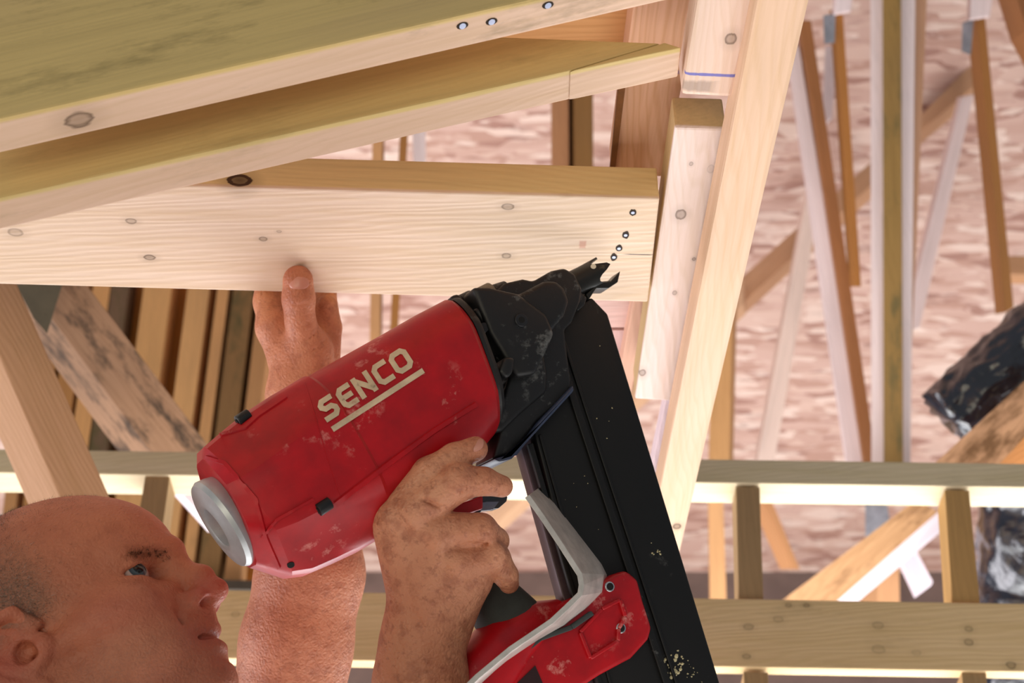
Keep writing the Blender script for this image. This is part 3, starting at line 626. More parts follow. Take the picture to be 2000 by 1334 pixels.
for x, y in ((1190, 1146), (1212, 1227)):
    c = G(x, y, .020); gcyl('screw_bush', c - GZ * .006, c + GZ * .0015, .0046, .0042, CHR); gcyl('screw_hole', c + GZ * .0014, c + GZ * .0018, .003, .003, plain('socket', (20, 16, 14), .9), bevel=0)
gplate('cover_slot', [(1010, 1334), (1045, 1300), (1062, 1340), (1062, 1390), (1010, 1390)], .0202, .0207, plain('slot_dark', (40, 8, 12), .8), 0, parent=ec_)
# hook: flat bar bent round the end of the handle
NE = [(1034, 966), (1062, 1005), (1100, 1062), (1137, 1120), (1141, 1142), (1137, 1163), (1110, 1190), (1080, 1218), (1000, 1272), (935, 1326), (880, 1380), (830, 1440)]
FE = [(1052, 953), (1086, 984), (1130, 1040), (1178, 1102), (1188, 1122), (1186, 1155), (1152, 1190), (1110, 1222), (1040, 1262), (985, 1300), (930, 1350), (880, 1410)]
vs = []
for i, (a, b) in enumerate(zip(NE, FE)):
    a0 = NE[max(i - 1, 0)]; a1 = NE[min(i + 1, len(NE) - 1)]; dx, dy = a1[0] - a0[0], a1[1] - a0[1]; l = math.hypot(dx, dy); ox, oy = dy / l * -11, dx / l * 11
    wn = .070; wf = .006
    vs += [G(a[0] + ox, a[1] + oy, wn), G(a[0], a[1], wn), G(b[0], b[1], wf), G(b[0] + ox, b[1] + oy, wf)]
fs = []
for i in range(len(NE) - 1):
    for j in range(4): fs.append((i * 4 + j, i * 4 + (j + 1) % 4, (i + 1) * 4 + (j + 1) % 4, (i + 1) * 4 + j))
fs += [(0, 1, 2, 3), (len(vs) - 4, len(vs) - 3, len(vs) - 2, len(vs) - 1)]
gmesh('rafter_hook', vs, fs, HOOK, bevel=.0005, sm=False, label='bent silver flat bar hook', ang=50)

for a, b in zip([(1152, 1198), (1112, 1226), (1050, 1248), (990, 1296), (940, 1348)], [(1112, 1226), (1050, 1248), (990, 1296), (940, 1348), (880, 1410)]):
    bar('gasket', a, b, 5, .018, .0245, RUB, gun, .001)
PAINT = plain('dried_paint', (196, 184, 142), .8)
vs, fs = [], []
for cx, cy, sx, sy, n_, sz in ((1320, 1300, 9, 14, 26, 4.2), (1285, 1076, 12, 6, 12, 2.0), (1352, 1312, 12, 14, 14, 1.8), (1200, 760, 60, 120, 10, 1.5), (1130, 900, 40, 120, 8, 1.5)):
    for _ in range(n_):
        x = cx + random.gauss(0, sx); y = cy + random.gauss(0, sy); r_ = sz * random.uniform(.4, 1.3); b_ = len(vs); k_ = 7
        if (x - 1163) * 917 - (y - 628) * 277 > -4000: continue
        vs.append(G(x, y, .0108))
        for i in range(k_):
            t = i / k_ * math.tau; q_ = r_ * random.uniform(.6, 1.2); vs.append(G(x + math.cos(t) * q_, y + math.sin(t) * q_, .0099))
        fs += [(b_, b_ + 1 + i, b_ + 1 + (i + 1) % k_) for i in range(k_)]
tag(gmesh('paint_spots', vs, fs, PAINT, mg), None, None, None, 'stuff')
#@@PERSON
# ------------------------------------------------------------------ the man: one signed distance body, meshed with surface nets
class Field:
    def __init__(s, lo, hi, h):
        s.lo = np.array(lo, float); s.h = h; s.n = [int(math.ceil((b - a) / h)) + 1 for a, b in zip(lo, hi)]
        s.F = np.full(s.n, 1e3, np.float32)
    def box(s, lo, hi, pad):
        a = [max(0, int((l - pad - o) / s.h)) for l, o in zip(lo, s.lo)]; b = [min(n, int((u + pad - o) / s.h) + 2) for u, o, n in zip(hi, s.lo, s.n)]
        if any(x >= y for x, y in zip(a, b)): return None, None
        sl = tuple(slice(x, y) for x, y in zip(a, b))
        g = np.meshgrid(*[(s.lo[i] + np.arange(a[i], b[i]) * s.h).astype(np.float32) for i in range(3)], indexing='ij', sparse=True)
        return sl, g
    def comb(s, sl, d, k, sub=False):
        f = s.F[sl]
        if sub:
            d = -d
            if k <= 0: s.F[sl] = np.maximum(f, d); return
            hh = np.maximum(k - np.abs(f - d), 0) / k; s.F[sl] = np.maximum(f, d) + hh * hh * k * .25
        else:
            if k <= 0: s.F[sl] = np.minimum(f, d); return
            hh = np.maximum(k - np.abs(f - d), 0) / k; s.F[sl] = np.minimum(f, d) - hh * hh * k * .25
    def ell(s, c, r, k, sub=False, rot=None):
        m = max(r) * 1.05; sl, g = s.box([x - m for x in c], [x + m for x in c], k * 1.2 + s.h * 3)
        if sl is None: return
        x, y, z = [g[i] - c[i] for i in range(3)]
        if rot is not None:
            R = np.array(rot); q = [R[i][0] * x + R[i][1] * y + R[i][2] * z for i in range(3)]; x, y, z = q
        k0 = np.sqrt((x / r[0]) ** 2 + (y / r[1]) ** 2 + (z / r[2]) ** 2); k1 = np.sqrt((x / r[0] ** 2) ** 2 + (y / r[1] ** 2) ** 2 + (z / r[2] ** 2) ** 2)
        s.comb(sl, k0 * (k0 - 1) / np.maximum(k1, 1e-6), k, sub)
    def cap(s, a, b, ra, rb, k, sub=False, flat=None):
        a = np.array(a, float); b = np.array(b, float); R = max(ra, rb)
        sl, g = s.box(np.minimum(a, b) - R, np.maximum(a, b) + R, k * 1.2 + s.h * 3)
        if sl is None: return
        ba = b - a; l2 = max(float(ba @ ba), 1e-9)
        x, y, z = [g[i] - a[i] for i in range(3)]
        t = np.clip((x * ba[0] + y * ba[1] + z * ba[2]) / l2, 0, 1)
        dx, dy, dz_ = x - t * ba[0], y - t * ba[1], z - t * ba[2]
        if flat: dz_ = dz_ * flat
        d = np.sqrt(dx * dx + dy * dy + dz_ * dz_) - (ra + (rb - ra) * t)
        s.comb(sl, d, k, sub)
    def chain(s, pts, k, **kw):
        for p, q in zip(pts[:-1], pts[1:]): s.cap(p[:3], q[:3], p[3], q[3], k, **kw)
    def mesh(s, skip=None):
        F = s.F; nx, ny, nz = F.shape; I = F < 0
        c = [I[i:nx - 1 + i, j:ny - 1 + j, k:nz - 1 + k] for i in (0, 1) for j in (0, 1) for k in (0, 1)]
        sm_ = np.zeros(c[0].shape, np.int8)
        for q in c: sm_ += q
        act = (sm_ > 0) & (sm_ < 8); ids = np.full(act.shape, -1, np.int64); cells = np.argwhere(act); ids[act] = np.arange(len(cells))
        acc = np.zeros((len(cells), 3)); cnt = np.zeros(len(cells)); ci = cells
        cor = [(i, j, k) for i in (0, 1) for j in (0, 1) for k in (0, 1)]
        val = {q: F[ci[:, 0] + q[0], ci[:, 1] + q[1], ci[:, 2] + q[2]].astype(float) for q in cor}
        for q in cor:
            for ax in range(3):
                if q[ax]: continue
                w = list(q); w[ax] = 1; w = tuple(w); a, b = val[q], val[w]; m = (a < 0) != (b < 0)
                t = np.where(m, a / np.where(m, a - b, 1), 0); p = np.array(q, float)[None, :].repeat(len(a), 0); p[:, ax] += t
                acc[m] += p[m]; cnt[m] += 1
        V = (acc / cnt[:, None] + cells) * s.h + s.lo
        Q = []
        for ax in range(3):
            o1, o2 = [(1, 2), (2, 0), (0, 1)][ax]
            A = np.take(I, range(0, I.shape[ax] - 1), ax); B = np.take(I, range(1, I.shape[ax]), ax)
            for sgn, M_ in ((1, A & ~B), (0, ~A & B)):
                e = np.argwhere(M_); e = e[(e[:, o1] > 0) & (e[:, o2] > 0) & (e[:, o1] < F.shape[o1] - 1) & (e[:, o2] < F.shape[o2] - 1)]
                def at(d1_, d2_):
                    q = e.copy(); q[:, o1] -= d1_; q[:, o2] -= d2_; return ids[q[:, 0], q[:, 1], q[:, 2]]
                quad = np.stack([at(1, 1), at(0, 1), at(0, 0), at(1, 0)], 1)
                Q.append(quad if sgn else quad[:, ::-1])
        Q = np.concatenate(Q); Q = Q[(Q >= 0).all(1)]
        if skip is not None:
            cen = V[Q].mean(1); Q = Q[~skip(cen)]
        return V, Q
def world_px(V, d0):      # x right, y down in picture units at distance d0, z towards the camera in the same units
    u = (V[:, 0] - 1000) / FPX; v = (667 - V[:, 1]) / FPX; d = d0 * (1 - V[:, 2] / FPX)
    R3, F3, U3 = [np.array(q) for q in (RV, FV, UV)]
    # x and y stay metric at d0 so that thickness does not shear the shape
    return np.array(CAM) + F3 * d[:, None] + R3 * (u * d)[:, None] + U3 * (v * d)[:, None]
# --- head, in millimetres: x forward, y to the man's right, z up; then placed
H0 = P(115, 1325, 1.20); KH = FPX / 1.20
fa = Vector((.871, .491, 0)); da_ = Vector((-.491, .871, 0))       # in (right, up, toward camera)
be = math.radians(25)
def camv(v): return RV * v[0] + UV * v[1] - FV * v[2]
HF = camv(fa); HU = camv(Vector((da_.x * math.cos(be), da_.y * math.cos(be), -math.sin(be)))); HR = camv(Vector((da_.x * math.sin(be), da_.y * math.sin(be), math.cos(be))))
SX = 2940 / KH / 1000; SZ = 2100 / KH / math.cos(be) / 1000; SY = .00102
def head_world(V):
    return np.array(H0) + V[:, :1] * SX * np.array(HF) + V[:, 1:2] * SY * np.array(HR) + V[:, 2:3] * SZ * np.array(HU)
def hw(x, y, z): return Vector(head_world(np.array([[x, y, z]], float))[0])
h = Field((-112, -96, -150), (140, 98, 166), 1.35)
h.ell((2, 0, 60), (103, 77, 93), 0)                       # skull
h.ell((-35, 0, 30), (72, 72, 70), 25)                     # back of the head
h.ell((54, 0, 72), (42, 58, 42), 14)                      # forehead
h.ell((58, 0, -8), (44, 60, 62), 24)                      # mid face
h.ell((28, 0, -40), (66, 58, 46), 24)                     # jaw mass
h.ell((78, 0, -62), (28, 30, 24), 20)                     # chin mass
for s_ in (-1, 1):
    h.cap((92, 10 * s_, 50), (80, 44 * s_, 50), 9, 8, 14)       # brow ridge
    h.ell((68, 52 * s_, 2), (24, 14, 16), 18)                   # cheekbone
    h.cap((60, 54 * s_, 0), (8, 70 * s_, -6), 8, 7, 14)         # zygomatic arch
    h.cap((2, 62 * s_, -30), (22, 52 * s_, -76), 13, 12, 22)    # jaw angle
    h.cap((22, 52 * s_, -76), (84, 18 * s_, -86), 12, 13, 20)
    h.ell((74, 34 * s_, -32), (22, 18, 24), 16)                 # cheek
    h.ell((97, 30 * s_, 31), (17, 18, 11), 12, sub=True)        # socket
    h.ell((78, 33 * s_, 31), (14, 14.5, 13.5), 5)               # lids over the eyeball
    h.cap((88, 22 * s_, 41), (84, 44 * s_, 38), 3.2, 3.6, 5)    # upper lid fold
    h.cap((90, 20 * s_, 20), (82, 44 * s_, 22), 3, 3, 7)        # lower lid bag
    h.ell((94, 35 * s_, 31), (10, 14, 6.2), 1.5, sub=True)   # opening
    h.ell((88, 45 * s_, 30), (9, 9, 3.6), 1.5, sub=True)
h.cap((100, 0, 52), (98, 0, 36), 10, 10, 12)               # glabella
h.chain([(99, 0, 37, 8.5), (112, 0, 17, 9), (114, 0, 0, 11)], 8)     # nose bridge
h.ell((115, 0, 0), (13, 12, 11), 5)                        # nose tip
for s_ in (-1, 1):
    h.ell((104, 13.5 * s_, -4), (12.5, 8.5, 9), 5)              # wing
    h.ell((113, 10.5 * s_, -10.5), (7.0, 6.0, 4.6), 1.6, sub=True)   # nostril
    h.cap((108, 22 * s_, 4), (88, 34 * s_, -40), 2.2, 2.0, 7, sub=True)   # nose-mouth fold
h.cap((104, 0, -10), (103, 0, -24), 8, 7, 8)               # philtrum mass
h.ell((93, 0, -22), (17, 24, 16), 10)                      # upper lip area
h.chain([(100, -15, -31, 4), (105.5, -5, -29, 5), (104.5, 0, -30, 4.8), (105.5, 5, -29, 5), (100, 15, -31, 4), (90, 25, -37, 3)], 4)
h.chain([(91, -19, -43, 4), (103, -4, -45.5, 5.4), (103, 4, -45.5, 5.4), (91, 19, -43, 4)], 5)
h.ell((92, 0, -50), (16, 24, 14), 10)
h.ell((92, 0, -72), (17, 21, 17), 12)                      # chin boss
h.chain([(92, -27, -40, 2.4), (103, -14, -37.5, 1.8), (110, 0, -37.5, 1.0), (103, 14, -37.5, 1.8), (92, 27, -40, 2.4)], 2.0, sub=True)   # mouth line
h.cap((112, -12, -56), (112, 12, -56), 4, 4, 6, sub=True)
# ears
for s_ in (-1, 1):
    for (q, kk) in (([(4, 72, -2, 4), (-6, 80, 14, 4.5), (-24, 86, 14, 5), (-36, 88, -4, 5), (-32, 85, -28, 5), (-18, 79, -48, 6), (-6, 73, -52, 5.5)], 3),
                    ([(-10, 77, -2, 3), (-20, 80, 2, 3.4), (-26, 81, -12, 3.4), (-20, 79, -30, 3.5), (-10, 75, -38, 3.5)], 3),
                    ([(4, 73, -14, 4), (5, 75, -22, 5.5), (1, 74, -30, 4)], 4)):
        h.chain([(a + 18, (b - 2) * s_ , c + 20, d * 1.12) for a, b, c, d in q], kk)
    h.ell((2, 74 * s_, 4), (20, 5, 30), 4)
    h.ell((11, 79 * s_, -1), (8, 11, 10), 2.5, sub=True); h.cap((16, 76 * s_, -5), (12, 62 * s_, -5), 4.2, 3, 2, sub=True)
    h.ell((1, 82 * s_, 12), (9, 5, 15), 3, sub=True)
    h.ell((-7, 85 * s_, 22), (5, 5, 8), 3, sub=True)
h.cap((-20, 0, -40), (-52, 0, -220), 62, 66, 30)           # neck
h.cap((20, 0, -90), (-6, 0, -220), 30, 40, 25)
def crease(F, pts, r, k=2.0): F.chain([(a, b, c, r) for a, b, c in pts], k, sub=True)
for p in ([(66, 53, 30), (52, 62, 22)], [(66, 54, 26), (50, 62, 12)], [(68, 52, 34), (54, 62, 34)]): crease(h, p, .8, 1.6)
for p in ([(70, 54, 24), (56, 63, 4)], [(74, 50, 20), (62, 58, 0)], [(92, 34, 12), (80, 46, 14)]): crease(h, p, .8, 2)
for zz in (66, 78, 90): crease(h, [(99 - (zz - 66) * .2, -18, zz), (101 - (zz - 66) * .22, 0, zz + 1), (92 - (zz - 66) * .25, 30, zz - 1)], .7, 2.5)
HV, HQ = h.mesh()
# --- right hand (picture units)
RD = 1.18
r = Field((690, 835, -200), (1040, 1480, 120), 2.6)
r.chain([(822, 1225, 0, 74), (824, 1262, 0, 82), (822, 1334, 0, 92), (824, 1500, -10, 112)], 20, flat=1.25)
W0 = (832, 1225, 0)
for m_, r0_, r1_ in (((770, 1018, 18), 62, 46), ((812, 1002, 26), 66, 44), ((856, 1050, 26), 66, 46), ((893, 1108, 18), 60, 48), ((925, 1135, 6), 50, 34)):
    r.cap(W0, m_, r0_, r1_, 22, flat=1.2)
r.cap((915, 1120, 0), (880, 1225, 0), 46, 42, 20, flat=1.1)
# index, middle, ring, little
r.chain([(768, 1012, 22, 44), (838, 926, 20, 33), (888, 894, 16, 28), (928, 877, 10, 25)], 10)
r.chain([(808, 1000, 34, 44), (893, 942, 40, 38), (945, 940, 30, 27), (980, 950, 16, 22)], 9)
r.chain([(852, 1040, 30, 42), (938, 1036, 26, 34), (968, 1056, -14, 26), (950, 1080, -56, 23)], 6)
r.chain([(888, 1102, 20, 44), (964, 1092, 10, 34), (988, 1124, -8, 25), (994, 1140, -24, 20)], 4)
for q, rr in (((768, 1012, 46), 24), ((806, 1004, 58), 25), ((852, 1048, 58), 24), ((892, 1100, 48), 24), ((836, 930, 34), 20), ((892, 938, 60), 22), ((938, 1034, 44), 20), ((964, 1078, 32), 19)):
    r.ell(q, (rr, rr, rr * .7), 12)
r.chain([(790, 1110, -15, 38), (800, 1070, -60, 30), (830, 1075, -112, 26), (880, 1105, -118, 23), (912, 1128, -100, 20)], 10)   # thumb round the far side
for p in ([(826, 975, 75), (880, 1000, 66), (925, 1000, 48)], [(872, 1028 + 38, 74), (915, 1066, 58), (950, 1060, 40)]): crease(r, p, 2.6, 9)
for p in ([(826, 918, 50), (848, 940, 52)], [(836, 908, 48), (858, 932, 50)], [(880, 905, 70), (905, 975, 72)], [(893, 900, 68), (918, 968, 70)], [(930, 918, 56), (938, 962, 56)], [(880, 1070, 64), (925, 1066, 52), (968, 1056, 26)], [(850, 1010, 76), (900, 1004, 62), (940, 1000, 46)], [(742, 1228, 64), (820, 1250, 72), (900, 1236, 56)], [(744, 1246, 64), (820, 1268, 74), (905, 1252, 56)]): crease(r, p, 1.3, 5)
def tend(F, a, b, rr, k): F.cap(a, b, rr, rr * .8, k)
for m_ in ((775, 1030, 48), (815, 1020, 56), (858, 1070, 54)): tend(r, m_, (828, 1200, 50), 8, 22)
RVt, RQ = r.mesh(lambda c: c[:, 1] > 1470)
# --- left hand
LD = 1.385
l = Field((430, 490, -150), (740, 1480, 140), 3.0)
l.chain([(590, 700, 0, 58), (592, 770, 0, 68), (600, 900, 0, 84), (605, 1120, 0, 104), (578, 1260, 0, 108), (545, 1500, 0, 112)], 25, flat=1.2)
l.chain([(582, 552, 44, 30), (583, 585, 42, 30.5), (586, 625, 34, 28), (600, 690, 12, 42)], 14)        # thumb
l.ell((582, 543, 52), (27, 25, 18), 8)
l.chain([(545, 700, -10, 24), (534, 640, -28, 33), (522, 590, -62, 25), (520, 540, -100, 23)], 16)      # index
l.chain([(575, 650, -50, 26), (560, 590, -80, 24), (560, 540, -110, 22)], 10)
l.chain([(622, 680, -40, 30), (636, 600, -68, 23), (637, 560, -95, 21)], 8)
l.chain([(640, 700, -45, 25), (646, 640, -50, 22), (640, 596, -50, 20)], 5)
l.cap((600, 680, -5), (592, 770, 0), 46, 62, 20)
for p in ([(556, 632, 62), (586, 640, 66), (612, 628, 58)], [(560, 600, 70), (585, 607, 74), (608, 598, 68)], [(562, 592, 70), (584, 597, 74), (606, 590, 70)], [(552, 660, 56), (590, 672, 60), (630, 640, 36)], [(620, 606, -22), (662, 606, -30)], [(560, 690, 58), (600, 694, 60), (636, 664, 30)]): crease(l, p, 1.3, 5)
LV_, LQ = l.mesh(lambda c: c[:, 1] > 1470)
# --- the rest of him, metres
EL_R = np.array((-.10, .985, 1.30)); SH_R = np.array((-.44, .93, 1.33)); EL_L = np.array(P(500, 1620, 1.40)); SH_L = np.array((-.46, 1.30, 1.34))
NB = np.array(hw(-52, 0, -190)); CH = np.array((-.47, 1.115, 1.20)); PV = np.array((-.46, 1.115, .88))
wr = world_px(np.array([[824., 1450, -8]]), RD)[0]; wl_ = world_px(np.array([[552., 1450, 0]]), LD)[0]
KN = [np.array((-.44, 1.02, .48)), np.array((-.44, 1.21, .48))]; AN = [np.array((-.47, 1.01, .10)), np.array((-.47, 1.22, .10))]
def body(F, g=0.0, parts='taln'):
    if 't' in parts:
        F.cap(CH + [0, -.07, .06], CH + [0, .07, .06], .125 + g, .125 + g, .05); F.cap(CH, PV, .145 + g, .135 + g, .06)
        F.cap(CH + [0, -.06, -.1], PV + [0, -.03, 0], .125 + g, .12 + g, .06); F.cap(CH + [0, .06, -.1], PV + [0, .03, 0], .125 + g, .12 + g, .06)
        F.cap(SH_R, SH_L, .075 + g, .075 + g, .07)
    if 'n' in parts: F.cap(NB, (SH_R + SH_L) / 2, .060, .075, .06)
    if 'a' in parts:
        F.cap(wr, EL_R, .041, .048, .02); F.cap(EL_R, SH_R, .048, .064, .03); F.cap(wl_, EL_L, .046, .05, .02); F.cap(EL_L, SH_L, .05, .064, .03)
    if 's' in parts:
        F.cap(SH_R, SH_R + (EL_R - SH_R) * .62, .075, .068, .03); F.cap(SH_L, SH_L + (EL_L - SH_L) * .5, .075, .068, .03)
    if 'l' in parts:
        for k_, a_, sd in ((KN[0], AN[0], -.09), (KN[1], AN[1], .09)):
            F.cap(PV + [0, sd, 0], k_, .092 + g, .062 + g, .04); F.cap(k_, a_, .060 + g, .045 + g, .03)
            F.cap(a_ + [0, 0, -.04], a_ + [.14, 0, -.065], .038, .030, .03)
b = Field((-.72, .78, 0), (.02, 1.55, 1.55), .011); body(b)
Hm = (np.array(HF), np.array(HR), np.array(HU)); H0n = np.array(H0)
BV, BQ = b.mesh()
parts_ = [(head_world(HV), HQ), (world_px(RVt, RD), RQ), (world_px(LV_, LD), LQ), (BV, BQ)]
skm = None
def np_mesh(name, V, Q, origin):
    me = bpy.data.meshes.new(name); V = V - np.array(origin)
    me.vertices.add(len(V)); me.vertices.foreach_set('co', V.astype(np.float32).ravel()); me.loops.add(Q.size); me.loops.foreach_set('vertex_index', Q.astype(np.int32).ravel())
    me.polygons.add(len(Q)); me.polygons.foreach_set('loop_start', np.arange(0, Q.size, 4, dtype=np.int32)); me.update(calc_edges=True); me.validate(); smooth(me); return me
def relax(V, Q, it=2):
    for _ in range(it):
        acc = np.zeros_like(V); cnt = np.zeros(len(V))
        for i in range(4):
            for j in (1, 3): np.add.at(acc, Q[:, i], V[Q[:, (i + j) % 4]]); np.add.at(cnt, Q[:, i], 1)
        ok = cnt > 0; V = V.copy(); V[ok] = V[ok] * .4 + acc[ok] / cnt[ok][:, None] * .6
    return V
AV, AQ, AC, o_ = [], [], [], 0
for pi, (V, Q) in enumerate(parts_):
    # keep the outward orientation whatever the handedness of the mapping
    a, b_, c = V[Q[:, 0]], V[Q[:, 1]], V[Q[:, 2]]; vol = np.einsum('ij,ij->i', a - V.mean(0), np.cross(b_ - V.mean(0), c - V.mean(0))).sum()
    if vol < 0: Q = Q[:, ::-1]
    V = relax(V, Q, 1 if pi == 0 else 2); AV.append(V); AQ.append(Q + o_); o_ += len(V)
    if pi == 0:
        x, y, z = HV.T
        red = np.exp(-(((x - 118) / 14) ** 2 + (z / 14) ** 2)) + .9 * np.exp(-(((x + 2) / 28) ** 2 + ((np.abs(y) - 82) / 9) ** 2 + ((z - 2) / 38) ** 2)) + .45 * np.exp(-(((x - 70) / 26) ** 2 + ((z + 5) / 20) ** 2)) + .8 * np.exp(-(((x - 104) / 9) ** 2 + ((z + 38) / 10) ** 2 + (y / 26) ** 2))
        hl = 60 + 12 * np.sin(z * .06) - np.maximum(0, z - 40) * .75          # hairline moves back with height
        hair = 1 / (1 + np.exp((x - 36 + np.maximum(0, z - 60) * .2 + np.maximum(0, 30 - z) * .4) / 5)) * (1 / (1 + np.exp(-(z - 22 + np.maximum(0, -x + 2) * 1.2) / 4))) * np.clip(1.15 - np.maximum(0, z - 40) / 80, .32, 1) * (np.abs(y) < 78)
        beard = (1 / (1 + np.exp((z + 22 + (x - 40) * .05) / 8))) * (z > -110)
        AC.append(np.stack([np.clip(red, 0, 1), np.clip(hair, 0, 1), np.clip(beard, 0, 1), np.ones(len(x))], 1))
        headhair = hair
    else: AC.append(np.tile([0.0, 0, 0, 1], (len(V), 1)))
    MO = globals().setdefault('MOT', []); MO.append(np.full(len(V), (.12, 1.0, .65, .2)[pi]))
AV = np.concatenate(AV); AQ = np.concatenate(AQ); AC = np.concatenate(AC)
man = empty('person', (-.46, 1.115, 0), 'bald man in profile looking up, thumb on a board, hand gripping a nail gun', 'person')
sk, nt, bs = newmat('skin'); N = NT(nt); v = N.coord()
at = N.n('ShaderNodeAttribute', attribute_name='zones'); sp = N.n('ShaderNodeSeparateColor'); N.l(at.outputs['Color'], sp.inputs[0])
n1 = N.noise(N.mapping(v), 75, 4, .6); n2 = N.noise(N.mapping(v, loc=(2, 5, 1)), 170, 3, .6); n3 = N.noise(N.mapping(v, loc=(7, 5, 1)), 12, 3, .5)
mo = N.n('ShaderNodeAttribute', attribute_name='mottle').outputs['Fac']
c = N.mix(mo, N.mix(N.mask(n3, .35, .65), srgb((192, 116, 84)), srgb((168, 90, 64))), N.mix(N.mask(n3, .35, .65), srgb((214, 152, 118)), srgb((190, 122, 90))))
c = N.mix(N.math('MULTIPLY', N.mask(n1, .48, .62), N.math('ADD', .14, N.math('MULTIPLY', mo, .36))), c, srgb((150, 84, 60)))
c = N.mix(N.math('MULTIPLY', N.mask(n2, .56, .66), N.math('ADD', .12, N.math('MULTIPLY', mo, .25))), c, srgb((126, 66, 48)))
c = N.mix(N.math('MULTIPLY', sp.outputs[0], .55), c, srgb((176, 76, 66)))
hn = N.noise(N.mapping(v, (1, 1, 1), (4, 4, 4)), 620, 2, .7)
c = N.mix(N.math('MULTIPLY', sp.outputs[1], N.math('ADD', .5, N.math('MULTIPLY', N.mask(hn, .4, .6), .4))), c, srgb((108, 84, 68)))
c = N.mix(N.math('MULTIPLY', sp.outputs[2], N.math('ADD', .14, N.math('MULTIPLY', N.mask(hn, .45, .6), .16))), c, srgb((116, 90, 84)))
N.l(c, bs.inputs['Base Color']); bs.inputs['Roughness'].default_value = .52; bs.inputs['Specular IOR Level'].default_value = .4
bs.inputs['Subsurface Weight'].default_value = .12; bs.inputs['Subsurface Radius'].default_value = (.006, .002, .001); bs.inputs['Subsurface Scale'].default_value = 1.0
vor = N.n('ShaderNodeTexVoronoi', feature='DISTANCE_TO_EDGE'); N.l(N.mapping(v), vor.inputs['Vector']); vor.inputs['Scale'].default_value = 260
wr_ = N.noise(N.mapping(v, (1, 1, 1), (9, 2, 1)), 90, 5, .7)
N.bump(N.math('ADD', N.math('MULTIPLY', vor.outputs[0], .6), wr_), bs, .7, .002)
org = (-.46, 1.115, 0)
me = np_mesh('body', AV, AQ, org); ca = me.color_attributes.new('zones', 'FLOAT_COLOR', 'POINT'); ca.data.foreach_set('color', AC.astype(np.float32).ravel()); mt_ = me.attributes.new('mottle', 'FLOAT', 'POINT'); mt_.data.foreach_set('value', np.concatenate(MOT).astype(np.float32))
link('body', me, sk, man, Matrix.Translation(org))
cloth = plain('shirt_cloth', (70, 74, 84), .9, bump=.4); jeans = plain('trouser_cloth', (64, 70, 92), .9, bump=.4); boot = plain('boot_leather', (96, 66, 44), .7)
f = Field((-.74, .74, .78), (.02, 1.56, 1.5), .012); body(f, .012, 'ts'); V, Q = f.mesh(); link('shirt', np_mesh('shirt', V, Q, org), cloth, man, Matrix.Translation(org))
f = Field((-.74, .80, .12), (-.2, 1.42, 1.0), .012); f.cap(PV + [0, -.03, .04], PV + [0, .03, .04], .142, .142, .04)
for k_, a_, sd in ((KN[0], AN[0], -.09), (KN[1], AN[1], .09)): f.cap(PV + [0, sd, 0], k_, .106, .08, .04); f.cap(k_, a_, .08, .07, .03)
V, Q = f.mesh(); link('trousers', np_mesh('trousers', V, Q, org), jeans, man, Matrix.Translation(org))
for a_ in AN:
    f = Field(tuple(a_ - [.12, .12, .12]), tuple(a_ + [.26, .12, .12]), .008); f.cap(a_ + [0, 0, .06], a_ + [0, 0, -.04], .058, .055, .02); f.cap(a_ + [0, 0, -.045], a_ + [.15, 0, -.055], .052, .044, .03)
    V, Q = f.mesh(); V[:, 2] = np.maximum(V[:, 2], 0); link('boot', np_mesh('boot', V, Q, org), boot, man, Matrix.Translation(org))
# eyes
em, nt, eb = newmat('eye'); N = NT(nt); g_ = N.n('ShaderNodeVectorMath', operation='DOT_PRODUCT'); nrm_ = N.n('ShaderNodeVectorMath', operation='NORMALIZE'); N.l(N.coord(), nrm_.inputs[0]); N.l(nrm_.outputs[0], g_.inputs[0])
g_.inputs[1].default_value = (1, 0, 0)
N.l(N.ramp(g_.outputs['Value'], [(0, srgb((150, 112, 100))), (.80, srgb((172, 146, 136))), (.83, srgb((44, 50, 56))), (.93, srgb((70, 82, 88))), (.95, (.004, .004, .004, 1))]), eb.inputs['Base Color']); eb.inputs['Roughness'].default_value = .08
for s_ in (1, -1):
    bm = bmesh.new(); bmesh.ops.create_uvsphere(bm, u_segments=32, v_segments=24, radius=.0128); me = bpy.data.meshes.new('eyeball'); bm.to_mesh(me); bm.free(); smooth(me)
    gz_ = (HF * .80 + HU * .10 + HR * (.62 * s_)).normalized(); q = gz_.to_track_quat('X', 'Z'); link('eyeball', me, em, man, Matrix.Translation(hw(80, 34 * s_, 31)) @ q.to_matrix().to_4x4())
# hair: short stubble blades on the scalp, eyebrows, forearm hair
def blades(name, P0, N0, length, width, mat, lean=None, jit=.5, lab=None):
    n = len(P0); rr = rng.normal(0, jit, (n, 3)); D = N0 + rr + (lean if lean is not None else 0); D /= np.linalg.norm(D, axis=1)[:, None]
    S = np.cross(D, rng.normal(0, 1, (n, 3))); S /= np.linalg.norm(S, axis=1)[:, None]; L = length * rng.uniform(.5, 1.2, (n, 1))
    V = np.concatenate([P0 - S * width - D * .0006, P0 + S * width - D * .0006, P0 + D * L]); i = np.arange(n); T = np.stack([i, i + n, i + 2 * n], 1)
    me = bpy.data.meshes.new(name); me.from_pydata((V - np.array(org)).tolist(), [], T.tolist()); o = link(name, me, mat, man, Matrix.Translation(org)); tag(o, lab, None, None, 'stuff'); return o
HWV = AV[:len(HV)]; hq = AQ[(AQ < len(HV)).all(1)]
Nn = np.cross(HWV[hq[:, 1]] - HWV[hq[:, 0]], HWV[hq[:, 2]] - HWV[hq[:, 0]]); Nn /= np.linalg.norm(Nn, axis=1)[:, None] + 1e-12; Cc = HWV[hq].mean(1)
hx, hy, hz = HV[hq].mean(1).T; w_ = headhair[hq].mean(1)
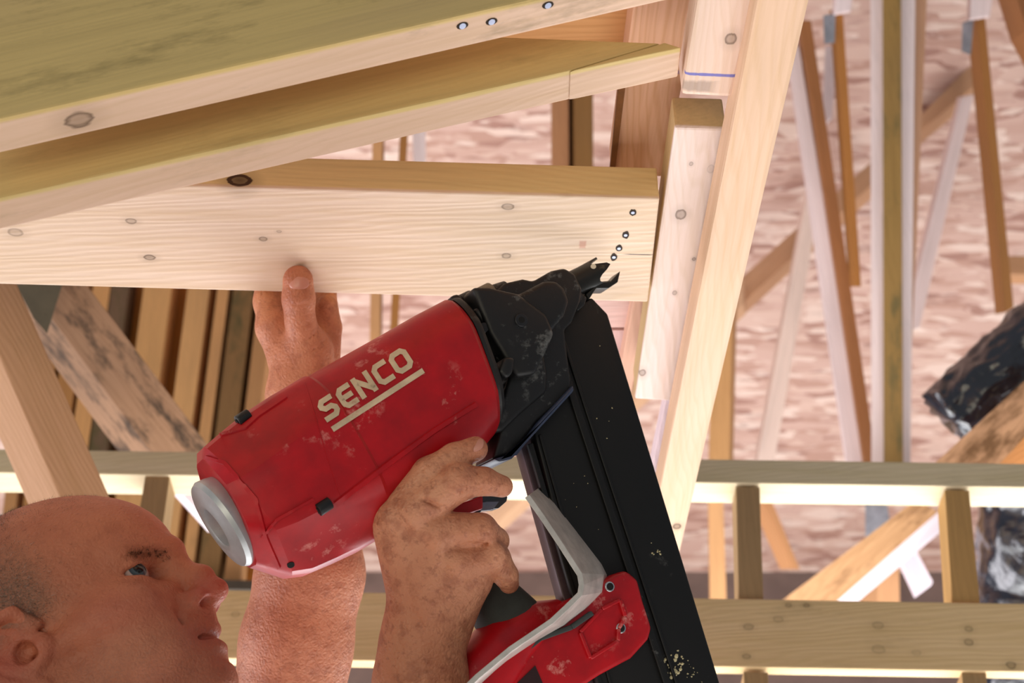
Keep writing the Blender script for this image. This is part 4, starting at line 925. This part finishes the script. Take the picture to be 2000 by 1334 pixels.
hairm = plain('short_hair', (84, 66, 54), .6); greym = plain('grey_hair', (168, 156, 148), .6)
p_ = w_ * ((hy > -20) | (hz > 60)) * (np.abs(hy) < 90) * ~((np.abs(hy) > 76) & (hz < 44)); idx = rng.choice(len(p_), 34000, p=p_ / p_.sum())
P0 = Cc[idx] + rng.normal(0, .0006, (len(idx), 3)); lean = -np.array(HU) * .5 + np.array(HF) * .5
blades('hair', P0[:27000], Nn[idx[:27000]], .0046, .00011, hairm, lean, .45, 'very short greying brown hair')
blades('grey_hair', P0[27000:], Nn[idx[27000:]], .0046, .00011, greym, lean, .45)
p_ = (hz > 105) * (hx < 75) * (hx > -60) * 1.0; idx = rng.choice(len(p_), 3500, p=p_ / p_.sum()); blades('crown_fuzz', Cc[idx], Nn[idx], .0026, .00008, hairm, None, .5)
for s_ in (1, -1):
    t = rng.uniform(0, 1, 420); q = np.stack([100 - 13 * t ** 1.5, s_ * (10 + 38 * t), 44 + 4 * np.sin(t * 2.6) - 3 * t + rng.normal(0, 2.0, 420)], 1); wq = head_world(q)
    tr = [bool(1) for _ in q]; d_ = ((Cc[None, ::7] - wq[:, None]) ** 2).sum(2).argmin(1) * 7
    blades('eyebrow', Cc[d_] + rng.normal(0, .0008, (420, 3)), Nn[d_], .0070, .00015, hairm, np.array(HR) * s_ * 1.6 - np.array(HU) * .1, .3)
# nails
nm_, nt, nb = newmat('fingernail'); nb.inputs['Base Color'].default_value = srgb((196, 134, 116)); nb.inputs['Roughness'].default_value = .3
def fnail(px, py, z, d0, ax, up, w, ln):
    c = Vector(world_px(np.array([[px, py, z]], float), d0)[0]); cx = camv(Vector(ax)).normalized(); cn = camv(Vector(up)); cn = (cn - cx * cn.dot(cx)).normalized(); cy = cn.cross(cx)
    bm = bmesh.new(); bmesh.ops.create_uvsphere(bm, u_segments=24, v_segments=12, radius=1)
    for vv_ in bm.verts: vv_.co = Vector((math.copysign(abs(vv_.co.x) ** .8, vv_.co.x) * ln, vv_.co.y * w, vv_.co.z * .0016 - .0022 * vv_.co.y ** 2))
    me = bpy.data.meshes.new('fingernail'); bm.to_mesh(me); bm.free(); smooth(me)
    link('fingernail', me, nm_, man, Matrix.Translation(c) @ Matrix((cx, cy, cn)).transposed().to_4x4())
fnail(583, 552, 71.5, LD, (0, 1, -.1), (0, .3, 1), .0090, .0066)
fnail(927, 867, 27, RD, (1, .45, -.1), (-.3, .75, .7), .0062, .0072)
